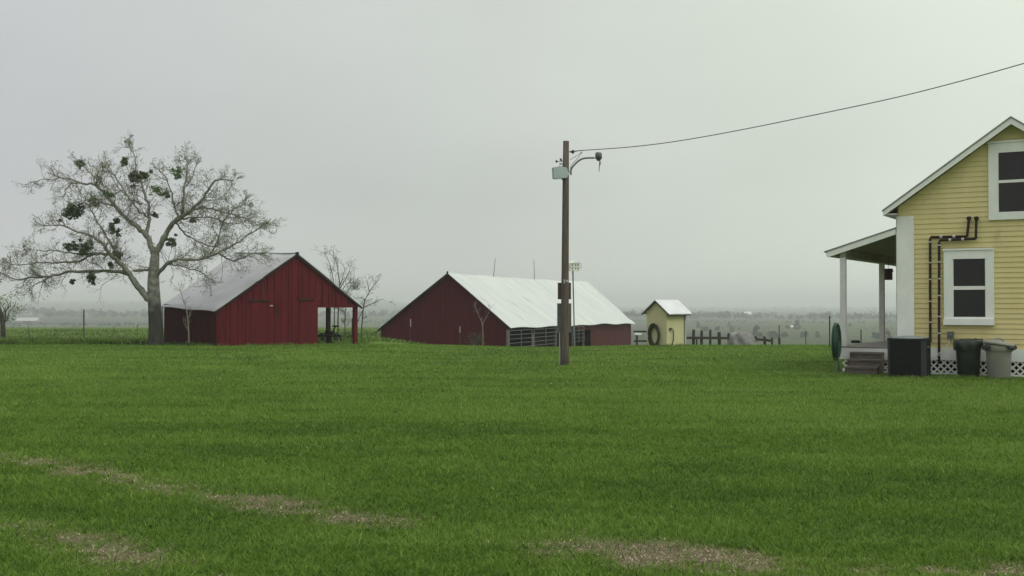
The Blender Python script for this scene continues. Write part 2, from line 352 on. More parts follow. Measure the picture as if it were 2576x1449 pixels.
# ------------------------------------------------------------------ grass blades
def grass(name, bands, label, tall=False):
    VV, TT, TI = [], [], []; off = 0
    for (y0, y1, n, w, h, u0, u1, rich) in bands:
      if y0 is None: x, y = u0, u1; n = len(x); u = x/y
      else:
        y = np.sqrt(rng.uniform(y0*y0, y1*y1, n)); y = np.where((y > 8) & (y < 50), y*(1+.16*rng.standard_normal(n)), y); y = np.clip(y, 5.8, 54.5); u = rng.uniform(u0, u1, n); x = u*y
        if tall: y = rng.uniform(y0, y1, n); x = u*y
      if True:
        cl = .55*fnoise(x, y, .35, 31)+.45*vnoise(x/.09, y/.09, 32); big = fnoise(x, y, 2.2, 33); huge = fnoise(x, y, 9.0, 35)
        dr = dryness(x, y); keep = rng.random(n) > dr*.45
        x, y, cl, big, huge, dr = (q[keep] for q in (x, y, cl, big, huge, dr)); n = len(x)
        str_0 = fnoise(x, y*1.5, 1.6, 57)
        straw = rng.random(n) < (dr*.88+.028+.10*np.clip(str_0-.6, 0, 1)*3+.10*np.clip(big-.55, 0, 1))
        z = gz(x, y)+np.exp(-(y/45.0)**2)*.05*(fnoise(x, y, 2.5, 5)-.5)-.012
        hh = h*(.45+1.0*cl)*(.75+.5*big)*rng.uniform(.6, 1.25, n); hh = np.where(straw, hh*.45, hh)
        if tall: hh = h*rng.uniform(.4, 1.2, n)*(.4+1.2*cl)
        a = rng.uniform(0, 2*PI, n); ln = rng.uniform(.2, 1.3, n)*hh; ln = np.where(straw, h*rng.uniform(.4, 1.2, n), ln)
        b_ = rng.uniform(0, 2*PI, n); ww = w*rng.uniform(.6, 1.3, n)*np.where(straw, 1.5, 1)
        dx, dy = np.cos(a)*ww/2, np.sin(a)*ww/2; lx, ly = np.cos(b_)*ln, np.sin(b_)*ln
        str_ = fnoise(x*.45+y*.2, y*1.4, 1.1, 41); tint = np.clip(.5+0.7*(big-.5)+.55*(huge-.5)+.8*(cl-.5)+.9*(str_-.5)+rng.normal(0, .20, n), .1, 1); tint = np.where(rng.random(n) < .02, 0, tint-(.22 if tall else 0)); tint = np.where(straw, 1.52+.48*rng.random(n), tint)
        b0 = np.stack([x-dx, y-dy, z], -1); b1 = np.stack([x+dx, y+dy, z], -1); tip = np.stack([x+lx, y+ly, z+hh], -1)
        if rich:
            m0 = np.stack([x-dx*.8+lx*.3, y-dy*.8+ly*.3, z+hh*.6], -1); m1 = np.stack([x+dx*.8+lx*.3, y+dy*.8+ly*.3, z+hh*.6], -1)
            v = np.stack([b0, b1, m0, m1, tip], 1).reshape(-1, 3); k = 5; tri = np.array([[0, 1, 3], [0, 3, 2], [2, 3, 4]])
        else:
            v = np.stack([b0, b1, tip], 1).reshape(-1, 3); k = 3; tri = np.array([[0, 1, 2]])
        t = (np.arange(n)[:, None, None]*k+tri[None]).reshape(-1, 3)+off
        VV.append(v); TT.append(t); TI.append(np.repeat(tint, k)); off += len(v)
    V = np.concatenate(VV); T = np.concatenate(TT).astype(np.int32); ti = np.concatenate(TI)
    me = bpy.data.meshes.new(name); me.vertices.add(len(V)); me.vertices.foreach_set('co', V.ravel())
    me.loops.add(T.size); me.loops.foreach_set('vertex_index', T.ravel()); me.polygons.add(len(T))
    me.polygons.foreach_set('loop_start', (np.arange(len(T))*3).astype(np.int32)); me.update(calc_edges=True)
    attr(me, 'tint', ti)
    m = bpy.data.materials.get('grass_blades')
    if not m:
        m = bpy.data.materials.new('grass_blades'); m.use_nodes = True; N, L = m.node_tree.nodes, m.node_tree.links
        b = N['Principled BSDF']; b.inputs['Roughness'].default_value = .7; b.inputs['Specular IOR Level'].default_value = .2
        a = N.new('ShaderNodeAttribute'); a.attribute_name = 'tint'; r = N.new('ShaderNodeMapRange'); r.inputs['From Max'].default_value = 2; L.new(a.outputs['Fac'], r.inputs['Value'])
        cr = N.new('ShaderNodeValToRGB'); L.new(r.outputs['Result'], cr.inputs['Fac']); e = cr.color_ramp
        e.elements[0].position = 0; e.elements[0].color = (.022, .045, .008, 1); e.elements[1].position = 1; e.elements[1].color = (.54, .46, .32, 1)
        for p_, c_ in ((.06, (.068, .128, .015, 1)), (.25, (.122, .212, .026, 1)), (.5, (.185, .275, .052, 1)), (.74, (.26, .30, .10, 1)), (.78, (.17, .135, .085, 1))):
            q = e.elements.new(p_); q.color = c_
        L.new(cr.outputs['Color'], b.inputs['Base Color'])
        tr = N.new('ShaderNodeBsdfTranslucent'); L.new(cr.outputs['Color'], tr.inputs['Color']); ms = N.new('ShaderNodeMixShader'); ms.inputs[0].default_value = .3
        L.new(b.outputs[0], ms.inputs[1]); L.new(tr.outputs[0], ms.inputs[2]); L.new(ms.outputs[0], N['Material Output'].inputs['Surface'])
    me.materials.append(m); o = bpy.data.objects.new(name, me); col.objects.link(o); tag(o, label, 'grass', None, 'stuff'); return o
grass('lawn_grass', [(6.0, 11, 230000, .008, .048, -.62, .62, True), (11, 18, 230000, .011, .055, -.60, .60, True), (18, 30, 200000, .018, .065, -.58, .58, False), (30, 54, 170000, .032, .075, -.56, .56, False)],
      'short green mown lawn with patchy dry wheel tracks in front of the barns')
grass('tall_field_grass', [(53, 57.5, 16000, .05, .30, -.52, -.325, False), (57, 66, 9000, .05, .30, -.55, -.13, False), (66, 120, 22000, .09, .22, -.55, -.06, False)],
      'taller unmown pasture grass beyond the lawn edge at the left', tall=True)

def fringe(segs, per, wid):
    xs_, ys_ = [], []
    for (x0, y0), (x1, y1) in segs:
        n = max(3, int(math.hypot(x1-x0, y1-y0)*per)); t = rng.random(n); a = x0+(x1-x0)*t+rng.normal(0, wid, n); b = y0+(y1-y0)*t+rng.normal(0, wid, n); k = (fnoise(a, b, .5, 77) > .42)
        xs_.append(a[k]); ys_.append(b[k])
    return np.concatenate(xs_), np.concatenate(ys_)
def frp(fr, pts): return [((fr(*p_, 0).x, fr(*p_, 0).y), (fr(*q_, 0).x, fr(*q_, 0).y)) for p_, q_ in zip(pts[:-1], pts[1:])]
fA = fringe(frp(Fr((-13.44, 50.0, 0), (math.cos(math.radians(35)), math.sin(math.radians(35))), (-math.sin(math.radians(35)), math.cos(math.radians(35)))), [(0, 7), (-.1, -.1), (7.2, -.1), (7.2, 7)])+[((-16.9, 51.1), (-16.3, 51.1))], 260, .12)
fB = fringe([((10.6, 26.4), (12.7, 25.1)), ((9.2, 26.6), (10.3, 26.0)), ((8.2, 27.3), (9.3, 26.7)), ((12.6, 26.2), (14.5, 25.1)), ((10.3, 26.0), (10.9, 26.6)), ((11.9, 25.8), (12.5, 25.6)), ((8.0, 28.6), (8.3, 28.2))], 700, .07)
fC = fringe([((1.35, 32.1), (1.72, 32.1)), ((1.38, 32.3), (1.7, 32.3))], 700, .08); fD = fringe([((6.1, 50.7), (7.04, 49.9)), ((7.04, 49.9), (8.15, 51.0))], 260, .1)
grass('contact_shade_grass', [(None, 0, 0, .02, .16, *fA, False), (None, 0, 0, .010, .085, *fB, True), (None, 0, 0, .010, .085, *fC, True), (None, 0, 0, .02, .14, *fD, False)],  # darkened tufts added along the bases to act as contact shade
      'darker grass tufts added as contact shade around the feet of the barn, pole, shed and house', tall=True)

# ------------------------------------------------------------------ tree maker
def wig(p, q, amp, n=4):
    p, q = Vector(p), Vector(q); L_ = (q-p).length; out = [p]
    for i in range(1, n): out.append(p.lerp(q, i/n)+Vector([random.gauss(0, 1)*amp*L_ for _ in range(3)]))
    return out+[q]
def smoothpath(P, it=2):
    for _ in range(it):
        Q = [P[0]]
        for a, b_ in zip(P[:-1], P[1:]): Q += [a.lerp(b_, .25), a.lerp(b_, .75)]
        P = Q+[P[-1]]
    return P
def twigs(mb, p, d, ln, r, lvl, buds, up=.15, spread=.9, kn=(3, 5)):
    n = 4; P = [Vector(p)]; dd = Vector(d).normalized()
    for i in range(n):
        dd = (dd+Vector((random.gauss(0, .17), random.gauss(0, .17), random.gauss(0, .16)+up*.3))).normalized()
        P.append(P[-1]+dd*ln/n)
    mb.tube(P, [r*(1-.6*i/n) for i in range(n+1)], 4 if r > .015 else 3, False)
    if lvl == 0:
        if buds is not None and random.random() < .62: buds.leaves(P[-1], (.10, .10, .10), 3, .034, .1)
        return
    for _ in range(random.randint(*kn)):
        t = random.uniform(.25, 1)*n; i = min(int(t), n-1); q = P[i].lerp(P[i+1], t-i); base = (P[i+1]-P[i]).normalized()
        s = Vector((random.gauss(0, 1), random.gauss(0, 1), random.gauss(0, 1))); s = (s-base*s.dot(base)).normalized()
        twigs(mb, q, (base+s*spread*random.uniform(.5, 1.2)), ln*random.uniform(.45, .72), r*.55, lvl-1, buds, up, spread, kn)

# --- the big bare tree: limbs (picture path on grid of the first crop, depth drift, radii)
TY = 51.5
def c1(p, dep=0):
    x_, y_ = p; y_ = 600-(600-y_)*.93 if y_ < 600 else y_; x_ = 1100+(x_-1100)*.97 if x_ > 1100 else x_; p = (x_, y_); return pt(.3982*p[0], 322+.3982*p[1], TY+dep)
tb = c1((985, 1372)); tb.z = gzf(tb.x, tb.y)
tree = thing('bare_tree', tb, 'large pale barked bare tree with mistletoe clumps beside the small red barn', 'tree')
trunk = MB(); T0 = [c1(p) for p in ((985, 1378), (985, 1330), (984, 1250), (978, 1150), (973, 1060), (968, 980), (972, 900), (980, 800))]; T0[0].z -= .3
trunk.tube(smoothpath(T0), list(np.interp(np.linspace(0, 1, len(smoothpath(T0))), [0, .15, .3, .5, .7, .85, 1], [.42, .36, .32, .29, .27, .235, .18])), 14)
trunk.build('trunk', M['trunkbark'], tree, True)
limbs = [
 ([(982, 815), (1010, 730), (1060, 640), (1110, 580), (1170, 540), (1230, 500), (1290, 430), (1330, 350), (1390, 300), (1480, 312)], -1.2, .175, .02),
 ([(1160, 548), (1158, 450), (1165, 370), (1175, 300), (1195, 200), (1165, 140)], 1.0, .09, .014),
 ([(1180, 345), (1215, 300), (1240, 215)], .6, .045, .012),
 ([(976, 805), (940, 700), (900, 650), (830, 600), (770, 540), (700, 450), (640, 375), (580, 332), (490, 320), (420, 350), (400, 430)], -.8, .165, .016),
 ([(925, 665), (945, 560), (940, 470), (905, 380), (890, 300), (855, 220), (850, 130), (815, 85)], .8, .10, .014),
 ([(895, 470), (840, 455), (780, 400), (720, 330), (660, 200)], 1.4, .055, .012),
 ([(760, 535), (735, 490), (650, 465), (560, 480), (500, 440)], 1.2, .065, .014),
 ([(640, 380), (590, 300), (560, 240), (510, 205)], .4, .05, .016),
 ([(500, 320), (420, 290), (330, 300), (215, 320)], -.6, .035, .010),
 ([(950, 1085), (880, 1010), (820, 930), (780, 870), (700, 800), (650, 730), (590, 680), (480, 650), (390, 610), (280, 620)], -1.8, .19, .016),
 ([(825, 925), (740, 905), (600, 905), (440, 905), (330, 940), (200, 942), (110, 965), (0, 910), (-60, 900)], .9, .10, .016),
 ([(700, 800), (600, 792), (500, 802), (400, 780), (300, 775), (150, 770)], -2.6, .075, .012),
 ([(330, 935), (250, 970), (180, 1020)], .9, .05, .012),
 ([(350, 850), (250, 850), (130, 870), (60, 855)], 1.6, .045, .012),
 ([(600, 792), (480, 850), (350, 850)], 1.2, .06, .04),
 ([(960, 885), (890, 900), (840, 905)], -.3, .07, .06),
 ([(760, 850), (720, 760), (600, 560), (560, 480)], 2.0, .07, .014),
 ([(968, 960), (1000, 910), (1060, 860), (1130, 822), (1250, 832), (1330, 815), (1400, 780), (1500, 740), (1600, 665), (1700, 600)], -2.2, .115, .014),
 ([(1395, 795), (1470, 840), (1530, 832), (1600, 790), (1690, 795)], -2.0, .05, .014),
 ([(1115, 600), (1180, 680), (1260, 720), (1380, 765), (1400, 640), (1440, 560)], 1.2, .05, .012),
 ([(1215, 510), (1330, 490), (1450, 540), (1560, 555), (1690, 640)], .9, .065, .012),
 ([(1330, 815), (1390, 700), (1410, 600), (1500, 500), (1560, 470)], -1.0, .045, .010),
 ([(1140, 570), (1240, 560), (1350, 560), (1480, 620), (1580, 580)], 2.0, .05, .012),
 ([(1270, 450), (1380, 440), (1440, 420)], 1.5, .04, .012),
 ([(1060, 860), (1170, 880), (1270, 900), (1330, 960)], 1.2, .05, .012),
 ([(935, 560), (870, 520), (820, 440), (700, 240), (640, 215)], -1.5, .055, .012),
 ([(1130, 560), (1100, 460), (1060, 300), (1010, 250)], -1.4, .05, .012),
]
tw = MB(); bud = MB(); random.seed(12)
for path, dep, r0, r1 in limbs:
    n = len(path); P = smoothpath([c1(p, dep*(i/(n-1))**1.2) for i, p in enumerate(path)], 2); k = len(P)
    P = [p_+Vector((random.gauss(0, 1), random.gauss(0, 1), random.gauss(0, 1)))*.022*(0 if i_ < 2 else 1) for i_, p_ in enumerate(P)]; lb = MB(); lb.tube(P, [(r0+(r1-r0)*(i/(k-1))**.75)*(1+random.uniform(-.10, .12)) for i in range(k)], 8); lb.build('limb', M['bark'], tree, True)
    ln = sum((P[i+1]-P[i]).length for i in range(k-1))
    cnt = int(ln*8.0); r0 *= .9
    for _ in range(cnt):
        t = random.uniform(.22 if r0 > .1 else .08, 1)*(k-1); i = min(int(t), k-2); q = P[i].lerp(P[i+1], t-i); base = (P[i+1]-P[i]).normalized()
        s = Vector((random.gauss(0, 1), random.gauss(0, 1), random.gauss(.25, 1))); s = (s-base*s.dot(base)).normalized()
        f = t/(k-1); twigs(tw, q, base*.75+s, random.uniform(.42, 1.05)*(1.1-.52*f), random.uniform(.011, .019), 2, bud, .06, .95, (3, 4))
    twigs(tw, P[-1], P[-1]-P[-2], .45, .012, 2, bud, .03)
tw.build('twigs', M['twig'], tree); bud.build('leaves', M['bud'], tree)
for (cx, cy, r, d, pale) in [(505, 200, 34, .4, 0), (868, 285, 62, .7, 0), (910, 280, 40, .5, 0), (785, 185, 34, 0, 0), (985, 380, 42, .3, 1), (1050, 405, 34, .4, 1), (465, 510, 72, .8, 0), (430, 540, 50, .9, 0), (715, 640, 42, 0, 0), (540, 755, 48, -1, 0), (450, 745, 45, -1, 0), (572, 950, 36, .5, 0), (458, 968, 20, .6, 0), (735, 795, 34, -.5, 0), (1130, 265, 52, .3, 1), (688, 405, 38, -.3, 1), (1225, 580, 30, 1, 1), (600, 460, 40, 1, 1), (735, 580, 24, 0, 0), (980, 545, 22, .3, 0), (1075, 700, 40, 0, 0), (695, 860, 26, 0, 1)]:
    mb = MB(); q = c1((cx, cy), d); rr = r*.3982/F*TY*.88
    for _ in range(15):
        o_ = Vector([random.gauss(0, .42)*rr for _ in range(3)]); kk = random.uniform(.25, .6); mb.leaves(q+o_, (rr*kk, rr*kk, rr*kk*.8), int((75 if not pale else 30)*(r/50)**1.5*kk*2)+6, .050, .05)
    mb.build('mistletoe', M['mistle_pale' if pale else 'mistle'], tree)

def sapling(name, paths, label, cat, bark, tmat, r0=.03, lvl=1, dens=4, budm=None, ln=.5, group=None, depth=None):
    root = paths[0][0].copy(); root.z = gzf(root.x, root.y)
    t = thing(name, root, label, cat, group); st = MB(); tw_ = MB(); bd = MB()
    for i, P in enumerate(paths):
        P = smoothpath(P, 1); k = len(P); rr = r0 if i == 0 else r0*.6
        st.tube(P, [rr*(1-.75*j/(k-1)) for j in range(k)], 5)
        L_ = sum((P[j+1]-P[j]).length for j in range(k-1))
        for _ in range(int(L_*dens)):
            tt = random.uniform(.3, 1)*(k-1); j = min(int(tt), k-2); q = P[j].lerp(P[j+1], tt-j); base = (P[j+1]-P[j]).normalized()
            s = Vector((random.gauss(0, 1), random.gauss(0, 1), random.gauss(.2, .6))); s = (s-base*s.dot(base)).normalized()
            twigs(tw_, q, base+s, ln*random.uniform(.5, 1.2), .009, lvl, bd if budm else None)
    st.build('trunk', M[bark], t, True); tw_.build('twigs', M[tmat], t)
    if budm and bd.v: bd.build('leaves', M[budm], t)
    return t
def z5(p, Y): return pt((1160+.3036*p[0])*.671, (900+.3036*p[1])*.671, Y)
random.seed(5)
sapling('bare_tree', [[z5(p, 62) for p in L_] for L_ in ([(355, 1260), (352, 1000), (365, 780), (378, 560), (355, 400), (340, 280), (290, 190)], [(378, 560), (420, 440), (440, 340)], [(365, 700), (440, 560), (520, 500), (560, 430)], [(378, 600), (480, 420), (505, 330)])],
        'thin dark bare tree rising straight behind the carport of the small barn', 'tree', 'darktwig', 'darktwig', .05, 1, 5, 'bud', .5)
sapling('bare_tree', [[z5(p, 61) for p in L_] for L_ in ([(312, 1260), (308, 1000), (312, 780), (305, 540), (275, 380), (235, 240), (180, 150)], [(308, 600), (255, 400)])],
        'thinnest leftmost bare tree behind the small barn with a bent left tip', 'tree', 'darktwig', 'darktwig', .04, 1, 4, 'bud', .45)
sapling('bare_tree', [[z5(p, 63) for p in L_] for L_ in ([(440, 1260), (438, 1100), (440, 900), (470, 640), (520, 560)], [(440, 900), (400, 850)])],
        'short leafy stemmed sapling seen through the carport right of two dark stems', 'tree', 'darktwig', 'darktwig', .04, 2, 10, 'leaf_lt', .6)
sapling('bare_tree', [[z5(p, 59) for p in L_] for L_ in ([(645, 1290), (645, 1100), (655, 960), (665, 850), (685, 740), (740, 640), (800, 550), (850, 490)], [(668, 830), (760, 790), (840, 760), (910, 725)], [(600, 1000), (640, 900), (665, 850)], [(655, 970), (720, 950)], [(685, 740), (640, 710), (600, 720)], [(740, 640), (720, 540), (700, 480)])],
        'forked bare tree leaning right between the two red barns', 'tree', 'darktwig', 'darktwig', .045, 1, 5, 'bud', .42)
sapling('sapling', [[pt(x, y, 49) for x, y in L_] for L_ in ([(475, 872), (475, 835), (472, 800), (468, 775), (458, 745), (452, 722)], [(472, 800), (484, 780)], [(474, 830), (462, 812)])],
        'thin whitish sapling in front of the small barn left wall', 'tree', 'whitebark', 'whitebark', .035, 1, 7, None, .35)
sapling('sapling', [[pt(x, y, 79) for x, y in L_] for L_ in ([(1215, 874), (1215, 840), (1214, 815), (1203, 790), (1194, 768)], [(1214, 815), (1228, 790), (1236, 770)])],
        'small pale Y shaped sapling in front of the big barn gable', 'tree', 'whitebark', 'whitebark', .045, 1, 4, None, .5)

def bush(name, px, py, Y, w, h, n, size, matn, label, cat='shrub', stems=True, group=None):
    p = pt(px, py, Y); p.z = gzf(p.x, p.y); t = thing(name, p, label, cat, group); mb = MB()
    for _ in range(7):
        c_ = p+Vector((random.uniform(-.35, .35)*w, random.uniform(-.3, .3)*w, h*random.uniform(.35, .7)))
        mb.leaves(c_, (w*.28, w*.28, h*.32), n//7, size, .1)
    mb.build('leaves', M[matn], t)
    if stems:
        s = MB()
        for _ in range(5): s.tube(wig(p-Vector((0, 0, .1)), p+Vector((random.uniform(-.3, .3)*w, random.uniform(-.3, .3)*w, h*.8)), .06), [.03, .025, .02, .012, .006][:5], 4)
        s.build('stem', M['darktwig'], t)
    return t
bush('shrub', 1196, 872, 79, 1.5, 1.7, 300, .05, 'leaf', 'thin olive shrub against the big barn gable left of a pale sapling')
bush('shrub', 742, 872, 52.5, .75, .4, 160, .045, 'leaf', 'small weedy green tuft at the foot of the small barn front wall', stems=False)
bush('shrub', 467, 872, 49, .8, .28, 130, .04, 'leaf', 'low weedy tuft around the foot of the whitish sapling', stems=False)
bush('shrub', 875, 870, 59, 2.2, .8, 420, .05, 'leaf', 'weedy green bush behind the carport post of the small barn')
bush('shrub', 808, 869, 58, .8, .75, 200, .05, 'leaf', 'dark weeds growing inside the carport beside the inner wall')
p = pt(8, 862, 62); p.z = gzf(p.x, p.y)
t = thing('leafy_tree', p, 'small leafing tree with dark trunk cut by the left picture edge', 'tree')
mb = MB(); mb.tube(smoothpath([p-Vector((0, 0, .3)), p+Vector((0, 0, .6)), p+Vector((-.05, 0, 1.3)), p+Vector((-.3, 0, 2.0))]), .14, 8); mb.build('trunk', M['trunkbark'], t, True)
mb = MB()
for _ in range(22): mb.leaves(p+Vector((random.uniform(-2.1, .75), random.uniform(-.8, .8), random.uniform(1.25, 2.8))), (.42, .42, .3), 48, .055, .1)
mb.build('crown', M['leaf_lt'], t)
mb = MB(); [mb.tube(wig(p+Vector((0, 0, 1.1)), p+Vector((random.uniform(-1.9, .6), random.uniform(-.8, .8), random.uniform(1.7, 2.6))), .06), [.06, .04, .03, .02, .01], 4) for _ in range(8)]
mb.build('limb', M['darktwig'], t)

# ------------------------------------------------------------------ corrugated roof sheet
def roof(fr, a0, z0, a1, z1, b0, b1, period, amp, fz, th=.03, rows=12, lap=None, seed=0, res=6):
    """sheet from eave (a0,z0) to ridge (a1,z1); fz(s,b) adds height (s: 0 eave, 1 ridge)"""
    mb = MB(); nb = int((b1-b0)/period*res)+1; base = 0
    for side in (0, 1):
        for i in range(rows+1):
            s = i/rows
            for j in range(nb+1):
                b_ = b0+(b1-b0)*j/nb
                z = z0+(z1-z0)*s+fz(s, b_)+amp*math.cos(2*PI*b_/period)-(th if side else 0)
                if lap and s >= lap: z += .03
                mb.v.append(tuple(fr(a0+(a1-a0)*s, b_, z)))
    w = nb+1; n1 = (rows+1)*w
    for i in range(rows):
        for j in range(nb):
            q = i*w+j; mb.f.append((q, q+1, q+1+w, q+w)); mb.f.append((n1+q, n1+q+w, n1+q+1+w, n1+q+1))
    for j in range(nb):
        mb.f.append((j, n1+j, n1+j+1, j+1)); q = rows*w+j; mb.f.append((q, q+1, n1+q+1, n1+q))
    for i in range(rows):
        q = i*w; mb.f.append((q, q+w, n1+q+w, n1+q)); q += nb; mb.f.append((q, n1+q, n1+q+w, q+w))
    return mb

# ------------------------------------------------------------------ small red barn
SA = math.radians(35)
sb = Fr((-13.44, 50.0, 0), (math.cos(SA), math.sin(SA)), (-math.sin(SA), math.cos(SA)))
SW, SAP, SL = 7.1, 3.87, 7.64
def szf(a): return 1.50+(4.13-1.50)*a/SAP if a < SAP else 4.13-(4.13-1.80)*(a-SAP)/(SW-SAP)
barn = thing('barn', sb(SW/2, 0, gzf(-10.5, 52)), 'small dark red barn with grey tin roof and open carport bay at its right', 'barn')
G0 = -.6
wall = MB()
wall.prism(sb, [(0, G0), (5.0, G0), (5.0, 1.66), (SW, 1.66), (SW, szf(SW)-.04), (SAP, szf(SAP)-.05), (0, szf(0)-.02)], 0, .05)
a = .12
while a < SW-.05:      # raised vertical battens
    w_ = random.uniform(.028, .055); hgt = szf(a)-.07; lo = G0 if a < 4.97 else 1.70
    d1 = 1.55 < a < 2.47; d2 = 3.98 < a < 4.92
    if hgt > lo:
        if d1: lo = 1.99
        if d2: lo = 2.06
        wall.box(sb, a-w_/2, a+w_/2, -.035, 0, lo, hgt)
    a += random.choice([.19, .21, .34, .36, .33])
wall.box(sb, 5.0, SW+.02, -.06, .08, 1.60, 1.70)
wall.build('wall', M['red'], barn)
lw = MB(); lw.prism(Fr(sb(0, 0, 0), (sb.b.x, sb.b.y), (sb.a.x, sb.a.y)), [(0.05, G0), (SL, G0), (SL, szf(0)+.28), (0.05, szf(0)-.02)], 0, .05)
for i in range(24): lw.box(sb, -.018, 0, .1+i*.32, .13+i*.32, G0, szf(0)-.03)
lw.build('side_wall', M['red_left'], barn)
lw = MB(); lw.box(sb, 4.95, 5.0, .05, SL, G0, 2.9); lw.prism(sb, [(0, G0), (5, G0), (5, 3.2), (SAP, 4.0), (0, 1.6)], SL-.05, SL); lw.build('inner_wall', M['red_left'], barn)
dr = MB(); dr.box(sb, 1.60, 2.44, -.03, 0, G0, 1.90); dr.build('door', M['red'], barn)
dh = MB(); dh.box(sb, 1.52, 2.52, -.10, 0, 1.905, 1.965); dh.build('door_track', M['black'], barn)
dr = MB(); dr.box(sb, 4.05, 4.90, -.03, 0, G0, 1.97); dr.build('door', M['red'], barn)
dh = MB(); dh.box(sb, 3.98, 4.75, -.10, 0, 1.975, 2.035); dh.build('door_track', M['black'], barn)
q = MB(); q.box(sb, 2.54, 2.68, -.075, -.036, 1.66, 1.72); q.build('tag', M['palewood'], barn)
for (a_, b_, m_) in ((6.95, .02, 'red'), (6.95, 3.05, 'black'), (6.95, SL-.15, 'black')):
    q = MB(); q.box(sb, a_-.0, a_+.19, b_, b_+.19, G0, 1.62 if b_ < 1 else szf(6.95)+.02); q.build('post', M[m_], barn)
q = MB(); q.box(sb, 6.97, 7.1, .2, SL, 1.62, 1.74); q.box(sb, 5, 7, SL-.1, SL, 1.65, 1.8); q.build('beam', M['black'], barn)
rs = lambda s, b_: (.20+.12*s)*max(0, b_)/SL+.02*math.sin(b_*1.3+s*3)
r = roof(sb, -.14, szf(0)-.05, SAP, szf(SAP)+.02, -.14, SL+.2, .15, .008, rs, .025, 12, .42); R1 = r.build('roof', M['tin'], barn, True)
r = roof(sb, SW+.22, szf(SW)-.17, SAP, szf(SAP)+.02, -.14, SL+.2, .15, .008, rs, .025, 12, .5); r.build('roof', M['tin'], barn, True)
rc = MB(); rc.tube([sb(SAP, b_, szf(SAP)+.045+rs(1, b_)) for b_ in (-.13, 2, 4, 6, SL+.2)], .035, 6); rc.build('ridge_cap', M['ridge'], barn)
bb = MB()
for a0_, a1_ in ((-.14, SAP), (SW+.22, SAP)):
    z0_ = szf(0)-.05 if a0_ < 0 else szf(SW)-.17
    bb.bar(sb(a0_, -.10, z0_-.06), sb(a1_, -.10, szf(SAP)-.03), .05, .09)
bb.bar(sb(SAP, -.12, 4.02), sb(SAP, -.12, 4.24), .16, .1); bb.build('rake_board', M['black'], barn)
q = MB(); q.tube([sb(-.07, SL+.04, 1.65), sb(-.07, SL+.04, .3)], .045, 6); q.build('downspout', M['palewood'], barn)

# old implement in the carport
ip = pt(845, 866, 56.5); ip.z = gzf(ip.x, ip.y)
im = thing('implement', ip, 'dark rusty wheeled farm implement parked under the carport of the small barn', 'farm implement')
def wheel(nm, c_, r_, ax, m_, parent):
    ax = Vector(ax).normalized(); u = ax.orthogonal().normalized(); w = ax.cross(u); mb = MB()
    mb.tube([c_+(u*math.cos(a)+w*math.sin(a))*r_ for a in np.linspace(0, 2*PI, 25)], r_*.13, 6, False)
    for k in range(8): a = 2*PI*k/8; mb.tube([c_, c_+(u*math.cos(a)+w*math.sin(a))*r_], r_*.05, 4)
    mb.tube([c_-ax*.08, c_+ax*.08], r_*.2, 8); return mb.build(nm, M[m_], parent)
wheel('wheel', ip+Vector((.05, -.3, .26)), .27, (.5, -1, 0), 'rust', im); wheel('wheel', ip+Vector((-.75, .3, .26)), .27, (.5, -1, 0), 'rust', im)
mb = MB(); mb.bar(ip+Vector((.35, -.45, .42)), ip+Vector((-1.0, .5, .40)), .09); mb.bar(ip+Vector((-.1, .3, .35)), ip+Vector((-.1, -.6, .45)), .07)
mb.box(Fr(ip, (1, .3), (-.3, 1)), -.55, -.15, -.1, .25, .40, .66); mb.build('frame', M['rust'], im)
mb = MB(); mb.tube(smoothpath([ip+Vector((-.45, .2, .6)), ip+Vector((-.5, .2, 1.0)), ip+Vector((-.47, .2, 1.5))]), .022, 5); mb.build('lever', M['rust'], im)
mb = MB(); mb.tube(smoothpath([ip+Vector((-.1, 0, .45)), ip+Vector((-.15, 0, .72)), ip+Vector((.0, -.1, .88))]), .03, 5); mb.lathe(ip+Vector((.0, -.1, .86)), [(.02, 0), (.17, .02), (.2, .08), (.19, .09), (.12, .05)], 12); mb.build('seat', M['rust'], im)

# ------------------------------------------------------------------ big red barn
bb_ = Fr((-.30, 82.2, 0), (-.926, .38), (.381, .926)); BL = 33.2; BR, BW = 4.87, 10.82; BE, BA, BEL = .33, 4.15, -.08
def bz(a): return BE+(BA-BE)*a/BR if a < BR else BA+(BEL-BA)*(a-BR)/(BW-BR)
big = thing('barn', bb_(BW/2, 0, -1.2), 'long low red barn with near white tin roof and pipe gates on its open side', 'barn')
w_ = MB(); w_.prism(bb_, [(0, -3), (BW, -3), (BW, bz(BW)-.05), (BR, bz(BR)-.06), (0, bz(0)-.05)], 0, .06)
a = .2
while a < BW: w_.box(bb_, a, a+.05, -.025, 0, -3, bz(a)-.08); a += .45
w_.build('wall', M['red_dark'], big)
def bhit(px, out=0.0):     # distance along the long side seen at px
    u = (px-1288)/F; o = bb_(0, 0, 0)+bb_.a*(-out); return (u*o.y-o.x)/(bb_.b.x-u*bb_.b.y)
bw0 = bhit(1487)
w_ = MB(); w_.box(bb_, .04, .12, bw0, BL-.2, -5, BE-.36)
k = bw0+.1
while k < BL-.3: w_.box(bb_, .02, .04, k, k+.07, -5, BE-.40); k += .5
w_.build('side_wall', M['red_worn'], big)
w_ = MB(); w_.box(bb_, BW-.06, BW, .06, BL, -5, BEL); w_.prism(bb_, [(0.1, -5), (BW-.1, -5), (BW-.1, bz(BW)-.1), (BR, bz(BR)-.1), (0.1, bz(0)-.1)], BL-.3, BL-.22)
w_.build('back_wall', M['red_left'], big)
hb = bhit(1441); w_ = MB(); w_.box(bb_, .01, .13, hb, bw0, -.20, BE-.25); w_.box(bb_, -.03, .01, hb+1, bw0, -.55, -.28); w_.build('header', M['red_worn'], big)
